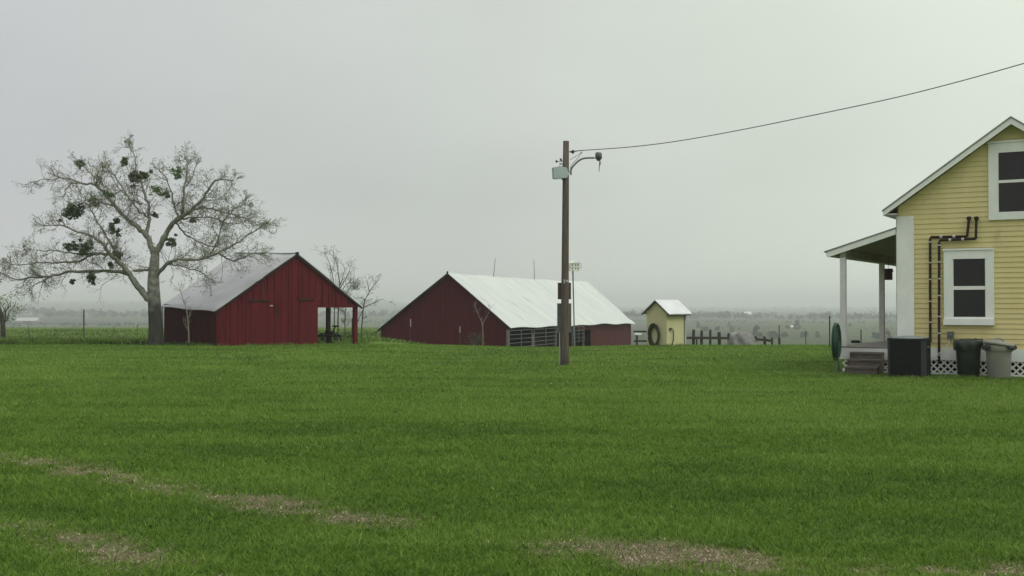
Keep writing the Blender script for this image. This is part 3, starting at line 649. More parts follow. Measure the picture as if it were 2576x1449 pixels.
for px, m_ in ((1280, 'oldwood'), (1347, 'red_worn'), (1400, 'oldwood'), (1442, 'oldwood'), (1470, 'oldwood')):
    k = bhit(px); q = MB(); q.box(bb_, .04, .2, k-.08, k+.12, -4, BE-.22); q.build('post', M[m_], big)
w_ = MB(); w_.box(bb_, .3, BR, 6, 6.06, -4, -.3); w_.box(bb_, 3, 3.06, .1, BL-1, -4, .2); w_.build('inner_wall', M['black'], big)
def bsag(s, b_): t = b_/BL; return -.16*math.sin(PI*t)*s*.6-.20*t*(1-s)+.04*math.sin(b_*.9+2*s)*(1-.5*s)+.09*math.exp(-((b_-22)/4.0)**2)*(1-s)*.8
r = roof(bb_, -.38, BE-.30, BR, BA+.02, -.35, BL, .6, .014, bsag, .04, 14, None, 1, 4); r.build('roof', M['tin_white'], big, False)
r = roof(bb_, BW+.35, BEL-.25, BR, BA+.02, -.35, BL, .6, .014, bsag, .04, 14, None, 2, 4); r.build('roof', M['tin_white'], big, False)
q = MB(); q.bar(bb_(BR, -.3, BA-.05), bb_(BW+.4, -.3, BEL-.36), .06, .10); q.bar(bb_(BR, -.3, BA-.05), bb_(-.42, -.3, BE-.42), .06, .08); q.lathe(bb_(BR, -.33, BA-.02), [(.09, 0), (.06, .14), (.01, .18)], 6)
q.build('rake_board', M['black'], big)
for px, py, ty in ((1242, 684, 636), (1344, 695, 643)):
    u = (px-1288)/F; o = bb_(BR, 0, 0); k = (u*o.y-o.x)/(bb_.b.x-u*bb_.b.y); P = bb_(BR, k, BA+bsag(1, k)-.05)
    q = MB(); q.tube([P, P+Vector((.02, 0, .45)), P+Vector(((4/F if px < 1300 else -1/F)*P.y, 0, (py-ty)/F*P.y))], [.03, .025, .018], 5)
    q.build('lightning_rod', M['darktwig'], big)

def gate(px0, px1, out, name_label, nv):
    k0, k1 = bhit(px0, out), bhit(px1, out); zb = gzf(*bb_(0, k0, 0).xy); zt = -.20
    base = bb_(-out, k0, zb); t = thing('gate', base, name_label, 'gate', 'pipe gates along the open side of the big barn')
    fr = MB(); n = 5
    for i in range(n): z = zt-i*.315; fr.tube([bb_(-out, k0, z), bb_(-out, k1, z)], .017, 6)
    fr.tube([bb_(-out, k0, zt+.02), bb_(-out, k0, zt-1.32)], .03, 6); fr.tube([bb_(-out, k1, zt+.02), bb_(-out, k1, zt-1.32)], .03, 6)
    fr.build('frame', M['galv'], t)
    for i in range(nv):
        k = k0+(k1-k0)*(i+1)/(nv+1); q = MB(); q.bar(bb_(-out-.04, k, zt), bb_(-out-.04, k, zt-1.3), .05, .03); q.build('brace', M['galv'], t)
gate(1281, 1338, .35, 'galvanised pipe gate next to the big barn near corner', 1)
gate(1343, 1400, .35, 'galvanised pipe gate in the middle just left of the utility pole', 1)
gate(1441, 1469, .35, 'narrow galvanised gate just right of the utility pole', 1)
q = bb_(-.35, bhit(1276, .35), 0); q.z = gzf(q.x, q.y); t = thing('gate_post', q, 'grey wooden gate post at the big barn near corner', 'post')
mb = MB(); mb.tube([q-Vector((0, 0, .3)), q+Vector((0, 0, 1.6))], [.1, .085], 8); mb.build('post', M['oldwood'], t)
q = bb_(-.35, bhit(1340.5, .35), 0); q.z = gzf(q.x, q.y); t = thing('gate_post', q, 'pale pipe gate post between two pipe gates of the big barn', 'post')
mb = MB(); mb.tube([q-Vector((0, 0, .3)), q+Vector((0, 0, 1.45))], .06, 8); mb.build('post', M['galv'], t)

# ------------------------------------------------------------------ yellow pump shed
sa, sbv = (-.74, .67), (.67, .74)
sf = Fr((7.04, 50.0, 0), sa, sbv); K0 = -.5
shed = thing('shed', (7.2, 50.8, -.15), 'small pale yellow pump shed with white tin gable roof', 'shed')
w = MB(); w.prism(sf, [(0, K0), (1.10, K0), (1.10, 1.42), (.55, 1.88), (0, 1.42)], 0, 1.6); w.build('wall', M['yellow_shed'], shed)
r = MB(); n = Vector((0, 0, 1))
for s_ in (0, 1):
    a0, a1 = (-.22, .55) if s_ == 0 else (1.32, .55); r.slab([sf(a0, -.14, 1.33), sf(a0, 1.78, 1.33), sf(a1, 1.78, 1.97), sf(a1, -.14, 1.97)], (0, 0, 1), .035)
r.build('roof', M['tin_shed'], shed)
r = MB(); r.bar(sf(-.2, -.12, 1.28), sf(.55, -.12, 1.91), .04, .05); r.bar(sf(1.30, -.12, 1.28), sf(.55, -.12, 1.91), .04, .05); r.bar(sf(-.19, -.1, 1.27), sf(-.19, 1.75, 1.27), .04, .05); r.build('rake_board', M['fence'], shed)
r = MB(); r.box(sf, -.012, 0, 1.50, 1.6, K0, 1.38); r.build('corner_board', M['palewood'], shed)
r = MB(); r.box(sf, -.02, -.0, 1.42, 1.45, K0, 1.38); r.build('trim_strip', M['fence'], shed)
hp = MB(); ky = .30
hp.tube(smoothpath([sf(-.03, ky-.06, .62), sf(-.05, ky+.05, .66), sf(-.05, ky+.18, .55), sf(-.05, ky+.20, .2), sf(-.05, ky+.1, -.05), sf(-.05, ky+.04, -.2)]), .02, 6); hp.box(sf, -.06, 0, ky-.1, ky+.02, .57, .68)
hp.build('faucet_pipe', M['fence'], shed)
def coil(name, c_, ux, R_, rz, m_, label, n=6, th=.016, tails=(), fill=.3, wid=.13):
    t = thing(name, c_, label, 'garden hose'); mb = MB(); ux = Vector(ux).normalized(); nn = ux.cross(Vector((0, 0, 1)))
    pts = []
    for i in range(n*28+1):
        a = 2*PI*i/28; k = i/(n*28); rr = 1+.03*math.sin(i*.37)-fill*(((i//28)*5 % n)/n)
        pts.append(c_+ux*math.cos(a)*R_*rr+Vector((0, 0, math.sin(a)*rz*rr))+nn*((i//28)/n-.5)*wid)
    mb.tube(pts, th, 5); mb.build('coil', M[m_], t)
    for T_ in tails: q = MB(); q.tube(smoothpath([c_+Vector(v) for v in T_]), th, 5); q.build('loose_end', M[m_], t)
hc = sf(.62, -.10, .34); coil('garden_hose', hc, sf.a, .29, .53, 'hose_dk', 'dark green garden hose coiled on the gable wall of the yellow shed', 14, .026, tails=[])

# ------------------------------------------------------------------ utility pole
PY = 32.2; pb = pt(1420, 918, PY); pb.z = 0
up = thing('utility_pole', pb, 'brown wooden utility pole with street lamp arm and grey meter cabinet', 'utility pole')
top = pt(1424, 355, PY); mb = MB(); mb.tube([pb+Vector((.01, 0, -.3)), pb+Vector((.01, 0, .3)), pb.lerp(top, .4), pb.lerp(top, .75), top], [.128, .122, .108, .098, .088], 14); mb.build('pole', M['pole'], up, True)
pf = Fr(pb, (1, 0), (0, 1))
def zz(py): return pt(1420, py, PY).z
mb = MB(); mb.box(pf, -.19, .20, .11, .15, zz(753), zz(711)); mb.build('backboard', M['board'], up)
mb = MB(); mb.box(pf, -.20, .21, .12, .34, zz(837), zz(763)); cab = mb.build('meter_cabinet', M['cabinet'], up)
mb = MB(); mb.box(pf, -.03, .015, -.13, -.10, zz(713), zz(703)); mb.lathe(pf(.06, -.105, zz(708)), [(.03, -.03), (.035, 0), (.03, .04)], 8); mb.build('glass_knob', M['palewood'], up)
mb = MB(); mb.tube([pf(-.135, .05, -.1), pf(-.135, .05, zz(836))], .022, 8); mb.build('conduit', M['conduit'], up)
A = [(1441, 440), (1441, 425), (1447, 412), (1457, 403), (1468, 398), (1482, 397), (1496, 397)]
mb = MB(); mb.tube(smoothpath([pt(x-5 if i < 2 else x, y, PY-.02) for i, (x, y) in enumerate(A)]), .028, 8); mb.build('lamp_arm', M['galv'], up, True)
def P1(c, Y=PY): return pt((2040+.1518*c[0])*.671, (500+.1518*c[1])*.671, Y)
lc = P1((1345, 560)); mb = MB(); mb.lathe(lc, [(.07, -.09), (.10, -.08), (.10, .07), (.085, .10), (.04, .115)], 14); mb.lathe(lc-Vector((0, 0, .1)), [(.05, -.04), (.07, 0), (.07, .02)], 12); lh = mb.build('lamp_head', M['lamp'], up, True)
mb = MB(); mb.tube([P1((1375, 660)), P1((1380, 740)), P1((1365, 800)), P1((1355, 950))], [.012, .03, .014, .010], 5); mb.build('hanging_wire', M['galv'], lh)
fr_ = Fr(P1((380, 980), PY-.15), (1, .25), (-.25, 1)); mb = MB()
mb.prism(fr_, [(-.21, .15), (-.19, -.17), (-.10, -.18), (.20, -.14), (.27, -.02), (.19, .16), (.0, .19)], -.09, .09); mb.build('flood_light', M['flood'], up)
mb = MB(); mb.tube([P1((520, 960), PY-.12), P1((640, 950), PY-.12), P1((660, 830), PY-.05)], .02, 6); mb.build('bracket', M['galv'], up); mb = MB(); mb.tube([P1((430, 1090), PY-.05), P1((490, 1180), PY-.05)], .03, 6); mb.build('bracket', M['galv'], up)
mb = MB()
for a_, b_ in (((290, 670), (320, 720)), ((400, 620), (430, 680)), ((410, 850), (450, 890))): mb = MB(); mb.tube([P1(a_), P1(b_)], .028, 6); mb.build('insulator', M['porcelain'], up)
mb = MB(); mb.tube([P1((320, 690)), P1((500, 690))], .012, 5); mb.build('bolt', M['galv'], up); mb = MB(); mb.tube([P1((370, 745)), P1((620, 745))], .014, 5); mb.build('bolt', M['galv'], up); mb = MB(); mb.tube([P1((620, 455)), P1((690, 455))], .02, 6); mb.lathe(P1((710, 455)), [(.03, -.05), (.05, -.02), (.035, 0), (.05, .02), (.03, .05)], 10)
mb.build('insulator', M['porcelain'], up)
mb = MB()
for L_ in ([(950, 450), (880, 540), (800, 650), (690, 760), (650, 840)], [(930, 460), (800, 560), (640, 650)], [(720, 455), (850, 435), (1000, 420)], [(420, 860), (470, 800), (430, 760), (370, 800), (400, 850)]): mb = MB(); mb.tube(smoothpath([P1(p_) for p_ in L_]), .009, 4); mb.build('lead_wire', M['cable'], up)
cb = [(1437, 381, 32.2), (1455, 379, 32.1), (1503, 376, 31.7), (1600, 369, 30.9), (1709, 355, 30), (1860, 328, 28.8), (2060, 287, 27.4), (2250, 247, 26.2), (2400, 209, 25.2), (2576, 160, 24.2), (2900, 62, 22.6), (3400, -105, 20.5)]
mb = MB(); mb.tube(smoothpath([pt(*c_) for c_ in cb]), .011, 6); cbo = mb.build('power_cable', M['cable']); tag(cbo, 'thin black twisted power cable running from the utility pole up to the right', 'cable')

# martin house on pole
mp_ = pt(1446, 878, 54); mp_.z = gzf(mp_.x, mp_.y); mt = thing('birdhouse', mp_, 'white multi compartment birdhouse on a tall thin pole behind the utility pole', 'birdhouse')
tp = pt(1441, 680, 54); mb = MB(); mb.tube([mp_-Vector((0, 0, .2)), tp], .035, 6); mb.build('pole', M['galv'], mt)
hf = Fr(tp, (1, .2), (-.2, 1)); mb = MB(); mb.box(hf, -.17, .30, -.25, .25, .0, .17); mb.box(hf, -.16, .29, -.24, .24, .19, .34); mb.box(hf, -.20, .34, -.28, .28, .17, .19); mb.box(hf, -.20, .34, -.28, .28, -.02, 0)
mb.prism(hf, [(-.2, .34), (.34, .34), (.07, .46)], -.28, .28); mb.build('house_box', M['white'], mt)
mb = MB()
for zc in (.07, .25):
    for ac in (-.08, .07, .2): mb = MB(); mb.box(hf, ac-.03, ac+.03, -.262, -.24, zc-.03, zc+.03); mb.build('entrance_hole', M['black'], mt)
mb = MB(); mb.tube([hf(.3, 0, .4), hf(.42, 0, .33), hf(.42, 0, .12)], .012, 4); mb.tube([hf(.3, 0, .05), hf(.42, 0, .12)], .012, 4); mb.build('perch', M['galv'], mt); mb = MB(); mb.tube([hf(-.2, 0, .4), hf(-.28, 0, .48)], .02, 4); mb.build('perch', M['galv'], mt)

# ------------------------------------------------------------------ yellow house
HC = Vector((9.86, 28.0, 0)); ht = (.857, -.515); hi = (.515, .857)
hf = Fr(HC, ht, hi)                     # a: along the gable wall to the right, b: into the house (b<0 towards the camera)
def HP(px, py, b=0.0):
    o = hf(0, b, 0); u = (px-1288)/F; a = (u*o.y-o.x)/(hf.a.x-u*hf.a.y); p = hf(a, b, 0); return a, pt(px, py, p.y).z
house = thing('house', hf(2.7, 4, 0), 'yellow clapboard house with white trim and a side porch at the right edge', 'house')
HAP = HP(2546, 292, -.3)[0]; ZA = HP(2546, 292, -.3)[1]; HW_ = 2*HAP
e0, ze = HP(2220, 529, -.3); slope = (ZA-ze)/(HAP-e0)
def hz(a): return ZA-abs(a-HAP)*slope
SK = .66
w = MB(); w.prism(hf, [(0, SK), (HW_, SK), (HW_, hz(HW_)-.14), (HAP, ZA-.14), (0, hz(0)-.14)], .03, .2)
w.box(hf, 0, .17, .2, 9, SK, hz(0)-.14); w.box(hf, HW_-.17, HW_, .2, 9, SK, hz(0)-.14); w.prism(hf, [(0, SK), (HW_, SK), (HW_, hz(HW_)-.14), (HAP, ZA-.14), (0, hz(0)-.14)], 9, 9.1)
z = SK
while z < ZA-.2:                        # lapped clapboards
    z1 = z+.125; lim = lambda zt: max(0, HAP-(ZA-.16-zt)/slope)
    l0, l1 = lim(z), lim(min(z1, ZA-.17)); l0 = max(l0, 0)
    jj = random.uniform(-.003, .004); A_ = [hf(l0, .010+jj, z), hf(HW_-l0, .010-jj, z+.004), hf(HW_-l1, .026, z1), hf(l1, .026, z1), hf(l0, .032, z), hf(HW_-l0, .032, z)]
    w.add(A_, [(0, 1, 2, 3), (0, 4, 5, 1)]); z = z1
z = SK
while z < hz(0)-.2:                     # porch side clapboards
    w.add([hf(-.03, .0, z), hf(-.03, 9, z), hf(-.004, 9, z+.125), hf(-.004, 0, z+.125), hf(0, 0, z), hf(0, 9, z)], [(3, 2, 1, 0), (1, 5, 4, 0)]); z += .125
w.build('wall', M['yellow'], house)
mb = MB(); mb.box(hf, -.05, HP(2300, 700)[0], -.035, .02, SK-.02, HP(2261, 545)[1]); mb.box(hf, -.05, -.03, -.035, .2, SK-.02, 4.0); mb.build('corner_board', M['white'], house)
rf = MB()
for sgn in (0, 1):
    a0 = e0 if sgn == 0 else 2*HAP-e0; rf.slab([hf(a0, -.32, ze), hf(a0, 9.4, ze), hf(HAP, 9.4, ZA), hf(HAP, -.32, ZA)], (0, 0, 1), .035)
rfo = rf.build('roof', M['shingle'], house)
rk = MB()
for sgn in (0, 1):
    a0 = e0+.02 if sgn == 0 else 2*HAP-e0-.02
    z0_ = hz(a0); P = [(a0, z0_-.037), (HAP, ZA-.037), (HAP, ZA-.037-.15), (a0, z0_-.037-.13)]
    rk.prism(hf, P, -.30, -.26); rk.box(hf, min(a0, a0+(.03 if sgn == 0 else -.03)), max(a0, a0+(.03 if sgn == 0 else -.03)), -.26, 9.3, z0_-.15, z0_-.04)
rk.build('rake_board', M['white'], rfo)
sfm = MB()
for sgn in (0, 1):
    a0 = e0+.05 if sgn == 0 else 2*HAP-e0-.05; a1 = HAP
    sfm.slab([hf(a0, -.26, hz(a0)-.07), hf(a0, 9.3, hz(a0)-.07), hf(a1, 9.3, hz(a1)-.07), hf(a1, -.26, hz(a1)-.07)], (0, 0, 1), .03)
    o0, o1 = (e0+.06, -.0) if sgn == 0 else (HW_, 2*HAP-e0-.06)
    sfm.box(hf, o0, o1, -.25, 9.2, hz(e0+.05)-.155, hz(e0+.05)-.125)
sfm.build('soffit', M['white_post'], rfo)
sk = MB(); sk.box(hf, -.02, HW_, -.015, .03, .36, SK-.0); sk.build('skirt_board', M['white'], house)
sk = MB(); sk.box(hf, .02, HW_-.02, .30, .36, -.2, .5); sk.box(hf, -1.40, -.02, .30, .36, -.2, .5); sk.build('foundation', M['crawl'], house)
def lattice(a0, a1, c0, c1_, b, parent):
    mb = MB(); sp = .165; w2 = .040
    for d, bo in ((1, 0), (-1, .012)):
        k = a0-(c1_-c0)-sp
        while k < a1+(c1_-c0)+sp:
            # line a = k + d*(c-c0)
            pts = []
            cl, ch = c0, c1_
            al, ah = k+d*(cl-c0), k+d*(ch-c0)
            t0, t1 = 0.0, 1.0; da = ah-al
            lo, hi_ = ((a0-al)/da, (a1-al)/da); lo, hi_ = min(lo, hi_), max(lo, hi_); t0, t1 = max(0, lo), min(1, hi_)
            if t1-t0 > .03: mb.bar(hf(al+da*t0, b+bo, cl+(ch-cl)*t0), hf(al+da*t1, b+bo, cl+(ch-cl)*t1), w2, .01, up=tuple(hf.b))
            k += sp
    mb.box(hf, a0, a1, b-.01, b+.014, c0-.05, c0); return mb.build('lattice', M['white'], parent)
lattice(.0, HW_, .05, .37, .01, house); lattice(-1.42, -.02, .05, .37, .01, house)

def window(px0, px1, py0, py1, gx0, gx1, gy0, gy1, r0, r1, b=-.0, sill=None, mirror=False):
    a0, zt = HP(px0, py0); a1 = HP(px1, py0)[0] if not mirror else 2*HAP-a0
    ga0 = HP(gx0, gy0)[0]; ga1 = HP(gx1, gy0)[0] if not mirror else 2*HAP-ga0
    am = px0
    zt = HP(px0, py0)[1]; zb = HP(px0, py1)[1]; gt, gb = HP(gx0, gy0)[1], HP(gx0, gy1)[1]; rt, rb = HP(gx0, r0)[1], HP(gx0, r1)[1]
    f = MB(); f.box(hf, a0, ga0, -.045, .03, zb, zt); f.box(hf, ga1, a1, -.045, .03, zb, zt); f.box(hf, ga0, ga1, -.045, .03, gt, zt); f.box(hf, ga0, ga1, -.045, .03, zb, gb)
    f.box(hf, ga0, ga1, -.022, .03, rb, rt)
    iw = .02
    f.box(hf, ga0, ga0+iw, -.028, .03, gb, gt); f.box(hf, ga1-iw, ga1, -.028, .03, gb, gt)
    if sill: f.box(hf, a0-.01, a1+.01, -.09, -.046, HP(px0, sill[1])[1], HP(px0, sill[0])[1])
    f.box(hf, a0-.015, a1+.015, -.07, -.046, zt-.02, zt+.025)
    fo = f.build('window', M['white'], house)
    p_ = MB(); p_.box(hf, ga0+iw, ga1-iw, -.008, -.002, gb, rb); p_.build('pane', M['glass'], fo); p_ = MB(); p_.box(hf, ga0+iw, ga1-iw, -.016, -.010, rt, gt); p_.build('pane', M['glass'], fo)
window(2375, 2501, 629, 817, 2397, 2481, 652, 797, 720, 729, sill=(802, 817))
window(2489, 0, 360, 554, 2512, 0, 385, 534, 454, 461, mirror=True)

def pipe(path, dd):
    mb = MB(); P = [Vector(hf(HP(x, y)[0], dd, HP(x, y)[1])) for x, y in path]; mb.tube(P[:1]+[q for a_, b_ in zip(P[:-1], P[1:]) for q in (a_.lerp(b_, .02), a_.lerp(b_, .98))]+P[-1:], .033, 8)
    e = Vector(hf(HP(*path[0])[0], .02, HP(*path[0])[1]+.0)); mb.tube([e, P[0]], .04, 8)
    mb.lathe(P[0], [(.03, -.05), (.055, -.03), (.06, .03), (.03, .05)], 10)
    o_ = mb.build('coolant_pipe', M['pipe'], house); cl = MB(); z0 = P[-2].z; z1 = P[-1].z; q = max(z0, z1)-.12
    while q > min(z0, z1)+.15:
        t_ = (z0-q)/(z0-z1); c_ = P[-2].lerp(P[-1], t_); cl.tube([c_+Vector((0, 0, .012)), c_-Vector((0, 0, .012))], .04, 8); q -= random.choice([.42, .52, .55])
    for t_ in (.35, .7): c_ = P[-3].lerp(P[-2], t_); cl.tube([c_-hf.a*.03, c_+hf.a*.03], .037, 8)
    cl.build('clamp', M['clamp'], o_)
pipe([(2440, 550), (2435, 595), (2342, 597), (2341, 862)], -.07)
pipe([(2459, 550), (2457, 601), (2365, 605), (2363, 915)], -.09)
a_, z_ = HP(2391, 843); mb = MB(); mb.box(hf, a_-.07, a_+.07, -.08, .02, z_-.09, z_+.09); mb.box(hf, a_-.05, a_+.05, -.10, -.08, z_-.02, z_+.07); eb = mb.build('electric_box', M['cabinet'], house)
mb = MB(); mb.tube(smoothpath([hf(a_-.02, -.05, z_-.09), hf(a_-.03, -.1, z_-.25), hf(a_-.22, -.3, z_-.45), hf(a_-.33, -.6, z_-.55)]), .013, 6); mb.build('flex_conduit', M['conduit'], eb)

# porch
PW = 1.43; pr = MB(); zt, zb_ = 3.73, 3.15; pw = 1.88
pr.slab([hf(-pw, -.05, zb_), hf(-pw, 9, zb_), hf(-.03, 9, zt), hf(-.03, -.05, zt)], (0, 0, 1), .03); pro = pr.build('porch_roof', M['shingle'], house)
q = MB(); q.prism(hf, [(-pw+.08, zb_-.01), (-.06, zt-.035), (-.06, zt-.19), (-pw+.08, zb_-.16)], -.03, .01); q.box(hf, -pw+.05, -pw+.08, .01, 9, zb_-.14, zb_-.015); q.build('fascia', M['white'], pro)
q = MB(); q.slab([hf(-pw+.09, .015, zb_-.06), hf(-pw+.09, 8.95, zb_-.06), hf(-.04, 8.95, zt-.10), hf(-.04, .015, zt-.10)], (0, 0, 1), .02); q.build('ceiling', M['ceiling'], pro)
q = MB(); q.box(hf, -PW-.05, -PW+.09, .02, 9, zb_-.16, zb_+.04); q.build('beam', M['ceiling'], pro)
for b_ in (.02, 4.5, 8.8): q = MB(); q.box(hf, -PW-.055, -PW+.085, b_, b_+.14, .66, zb_-.17); q.build('porch_post', M['white_post'], house)
q = MB(); q.box(hf, -PW-.08, -.02, -.02, 9, .62, .66); q.build('porch_floor', M['deck'], house)
q = MB(); q.box(hf, -PW-.06, -.055, -.04, .0, .33, .615); q.box(hf, -PW-.09, -PW-.06, -.04, 9, .33, .615); q.build('porch_skirt', M['white_post'], house)

# steps
s0, s1 = HP(2145, 887)[0], HP(2225, 887)[0]; st = thing('porch_steps', hf((s0+s1)/2, -.4, 0), 'three weathered grey wooden steps leading up to the porch end', 'steps')
for i, (zt_, o_) in enumerate(((.53, 0), (.36, .27), (.18, .54))):
    q = MB(); q.box(hf, s0, s1, -.07-o_-.28, -.07-o_, zt_-.045, zt_); q.build('tread', M['oldwood'], st)
    q = MB(); q.box(hf, s0+.02, s1-.03, -.07-o_-.25, -.07-o_-.22, zt_-.22, zt_-.05); q.build('riser', M['oldwood'], st)
for a_ in (s0, s1-.04): q = MB(); q.prism(Fr(hf(a_, -.07, 0), (-hf.b.x, -hf.b.y), (hf.a.x, hf.a.y)), [(0, -.05), (.80, -.05), (.80, .13), (.54, .13), (.54, .31), (.27, .31), (.27, .48), (0, .48)], .005, .035); q.build('stringer', M['oldwood'], st)

# hanging birdhouse, dish, hose by post
bh = pt(2235, 690, 33.0); b_ = thing('lantern', bh, 'dark red box birdhouse hanging under the porch roof', 'birdhouse')
ff = Fr(bh, ht, hi); q = MB(); q.prism(ff, [(-.10, .08), (-.13, .07), (-.10, .17), (.10, .17), (.13, .07), (.10, .08), (.10, -.17), (-.10, -.17)], -.10, .10); q.build('box', M['birdred'], b_)
q = MB(); q.tube([bh+Vector((0, 0, .16)), bh+Vector((0, 0, .55))], .006, 4); q.build('chain', M['cable'], b_); b_.name = 'hanging_birdhouse'
dc = pt(2152, 866, 31.0); dc.z = .66; q = MB(); q.lathe(dc, [(.11, .0), (.13, .01), (.12, .08), (.10, .085), (.09, .02)], 14); o_ = q.build('pet_dish', M['handle']); tag(o_, 'small black pet dish on the porch floor', 'dish')
cc = pt(2105, 859, 28.25); coil('garden_hose', cc, Vector((hf.b.x, hf.b.y, 0))*1, .34, .46, 'hose', 'bright green garden hose coiled on a hook of the near porch post', 26, .020, fill=.85, wid=.07,
     tails=[[(0, 0, -.45), (-.03, -.1, -.62), (-.10, -.2, -.82), (-.16, -.2, -.86)], [(.05, .1, -.45), (.08, .05, -.7), (.12, 0, -.84)]])

# AC unit
an = math.radians(3); af = Fr(hf(.92, -1.46, 0), (hf.a.x*math.cos(an)-hf.a.y*math.sin(an), hf.a.y*math.cos(an)+hf.a.x*math.sin(an)), (hf.b.x*math.cos(an)-hf.b.y*math.sin(an), hf.b.y*math.cos(an)+hf.b.x*math.sin(an)))
acu = thing('air_conditioner', af(-.45, .45, 0), 'dark square outdoor air conditioner unit against the house corner', 'air conditioner'); W_ = .88
q = MB(); q.box(af, -W_+.03, -.03, .03, W_-.03, .05, .88); q.build('coil_core', M['crawl'], acu)
q = MB(); z = .07
while z < .87:
    q.box(af, -W_+.04, -.10, .0, .012, z, z+.016); q.box(af, -.012, .0, .10, W_-.05, z, z+.016); q.box(af, -W_, -W_+.012, .05, W_-.05, z, z+.016); z += .034
q.build('louver', M['ac'], acu)
q = MB()
acp = mat('ac_corner_post', (.038, .044, .044), None, 5, .6, 0)
for a_, b_, wx in ((-W_, 0, .05), (-.11, -.006, .115), (-W_, W_-.05, .05), (-.05, W_-.05, .05)): q = MB(); q.box(af, a_, a_+wx, b_, b_+.05, .03, .89); q.build('corner_post', acp, acu)
q = MB(); q.box(af, -W_-.01, .01, -.012, W_+.01, .885, .93); q.build('top_rim', M['ac'], acu)
q = MB(); q.lathe(af(-W_/2, W_/2, .93), [(.40, 0), (.36, .035), (.2, .05), (.05, .055)], 24); q.build('fan_guard', M['ac_top'], acu)
q = MB(); q.box(af, -W_, 0, 0, W_, -.03, .05); q.build('base_pan', M['ac'], acu)
q = MB(); q.box(af, .001, .004, .3, .5, .70, .745); q.build('badge', M['ac_top'], acu)

# bins
gp = pt(2436, 940, 26.75); gp.z = 0; bn = thing('trash_can', gp, 'dark green square trash can lined with a black bag', 'trash can')
def rbox(mb, c_, prof, ang, k=32, pw_=4.0):
    base = len(mb.v)
    for r_, z_ in prof:
        for j in range(k):
            a = 2*PI*j/k; rr = r_/((abs(math.cos(a))**pw_+abs(math.sin(a))**pw_)**(1/pw_)); x, y = rr*math.cos(a), rr*math.sin(a)
            mb.v.append((c_.x+x*math.cos(ang)-y*math.sin(ang), c_.y+x*math.sin(ang)+y*math.cos(ang), c_.z+z_))
    for i in range(len(prof)-1):
        for j in range(k): a, b2 = base+i*k+j, base+i*k+(j+1) % k; mb.f.append((a, b2, b2+k, a+k))
    mb.f.append(tuple(base+j for j in range(k-1, -1, -1))); mb.f.append(tuple(base+(len(prof)-1)*k+j for j in range(k)))
q = MB(); rbox(q, gp, [(.235, 0), (.245, .02), (.275, .55), (.29, .78), (.30, .80), (.30, .84), (.27, .84), (.26, .5)], -.35); q.build('can', M['bin_green'], bn, True)
q = MB(); base = len(q.v); k = 48
for i, (r_, z_) in enumerate(((.325, .66), (.335, .74), (.332, .85), (.31, .905), (.28, .89), (.25, .72))):
    for j in range(k):
        a = 2*PI*j/k; pw_ = 4.; rr = (r_+.012*math.sin(a*9+i)+random.uniform(-.006, .006))/((abs(math.cos(a))**pw_+abs(math.sin(a))**pw_)**(1/pw_)); dz = random.uniform(-.012, .012)+(.035*math.sin(a*5) if i == 0 else 0)+.02*math.cos(a)
        x, y = rr*math.cos(a), rr*math.sin(a); q.v.append((gp.x+x*math.cos(-.35)-y*math.sin(-.35), gp.y+x*math.sin(-.35)+y*math.cos(-.35), z_+dz))
for i in range(5):
    for j in range(k): a, b2 = i*k+j, i*k+(j+1) % k; q.f.append((a, b2, b2+k, a+k))
q.f.append(tuple(5*k+j for j in range(k))); q.build('bag', M['bin_bag'], bn, True)
wp = pt(2513, 950, 26.15); wp.z = 0; wb = thing('trash_can', wp, 'beige round trash can with lid and black side handles', 'trash can')
q = MB(); q.lathe(wp, [(.235, 0), (.25, .02), (.285, .62), (.29, .63), (.31, .64), (.315, .78), (.30, .80)], 32); q.build('can', M['bin_grey'], wb, True)
# lid slightly tilted
lid = MB(); prof = [(.35, .78), (.36, .80), (.355, .835), (.33, .85), (.18, .885), (.05, .895)]; k = 32
for r_, z_ in prof:
    for j in range(k): a = 2*PI*j/k; x, y = r_*math.cos(a), r_*math.sin(a); lid.v.append((wp.x+x, wp.y+y, z_-.05*x/.35+.0))
for i in range(len(prof)-1):
    for j in range(k): a, b2 = i*k+j, i*k+(j+1) % k; lid.f.append((a, b2, b2+k, a+k))
lid.f.append(tuple(range(k-1, -1, -1))); lid.f.append(tuple((len(prof)-1)*k+j for j in range(k))); lo = lid.build('lid', M['bin_grey'], wb, True)
q = MB(); q.tube(smoothpath([wp+Vector((-.13, 0, .90)), wp+Vector((-.09, 0, .945)), wp+Vector((.07, 0, .94)), wp+Vector((.12, 0, .885))]), .022, 8); q.build('knob', M['bin_grey'], lo)
for ang in (-1.05, -2.9, .1):
    d_ = Vector((math.cos(ang), math.sin(ang), 0)); s_ = Vector((-d_.y, d_.x, 0)); q = MB(); c_ = wp+d_*.335
    q.tube(smoothpath([c_-s_*.13+Vector((0, 0, .77)), c_+d_*.05-s_*.11+Vector((0, 0, .72)), c_+d_*.06+Vector((0, 0, .685)), c_+d_*.05+s_*.11+Vector((0, 0, .72)), c_+s_*.13+Vector((0, 0, .77))]), .022, 6)
    q.add([c_-s_*.11+Vector((0, 0, .78)), c_+s_*.11+Vector((0, 0, .78)), c_+d_*.05+s_*.08+Vector((0, 0, .70)), c_+d_*.05-s_*.08+Vector((0, 0, .70))], [(0, 1, 2, 3)]); q.build('handle', M['handle'], wb)

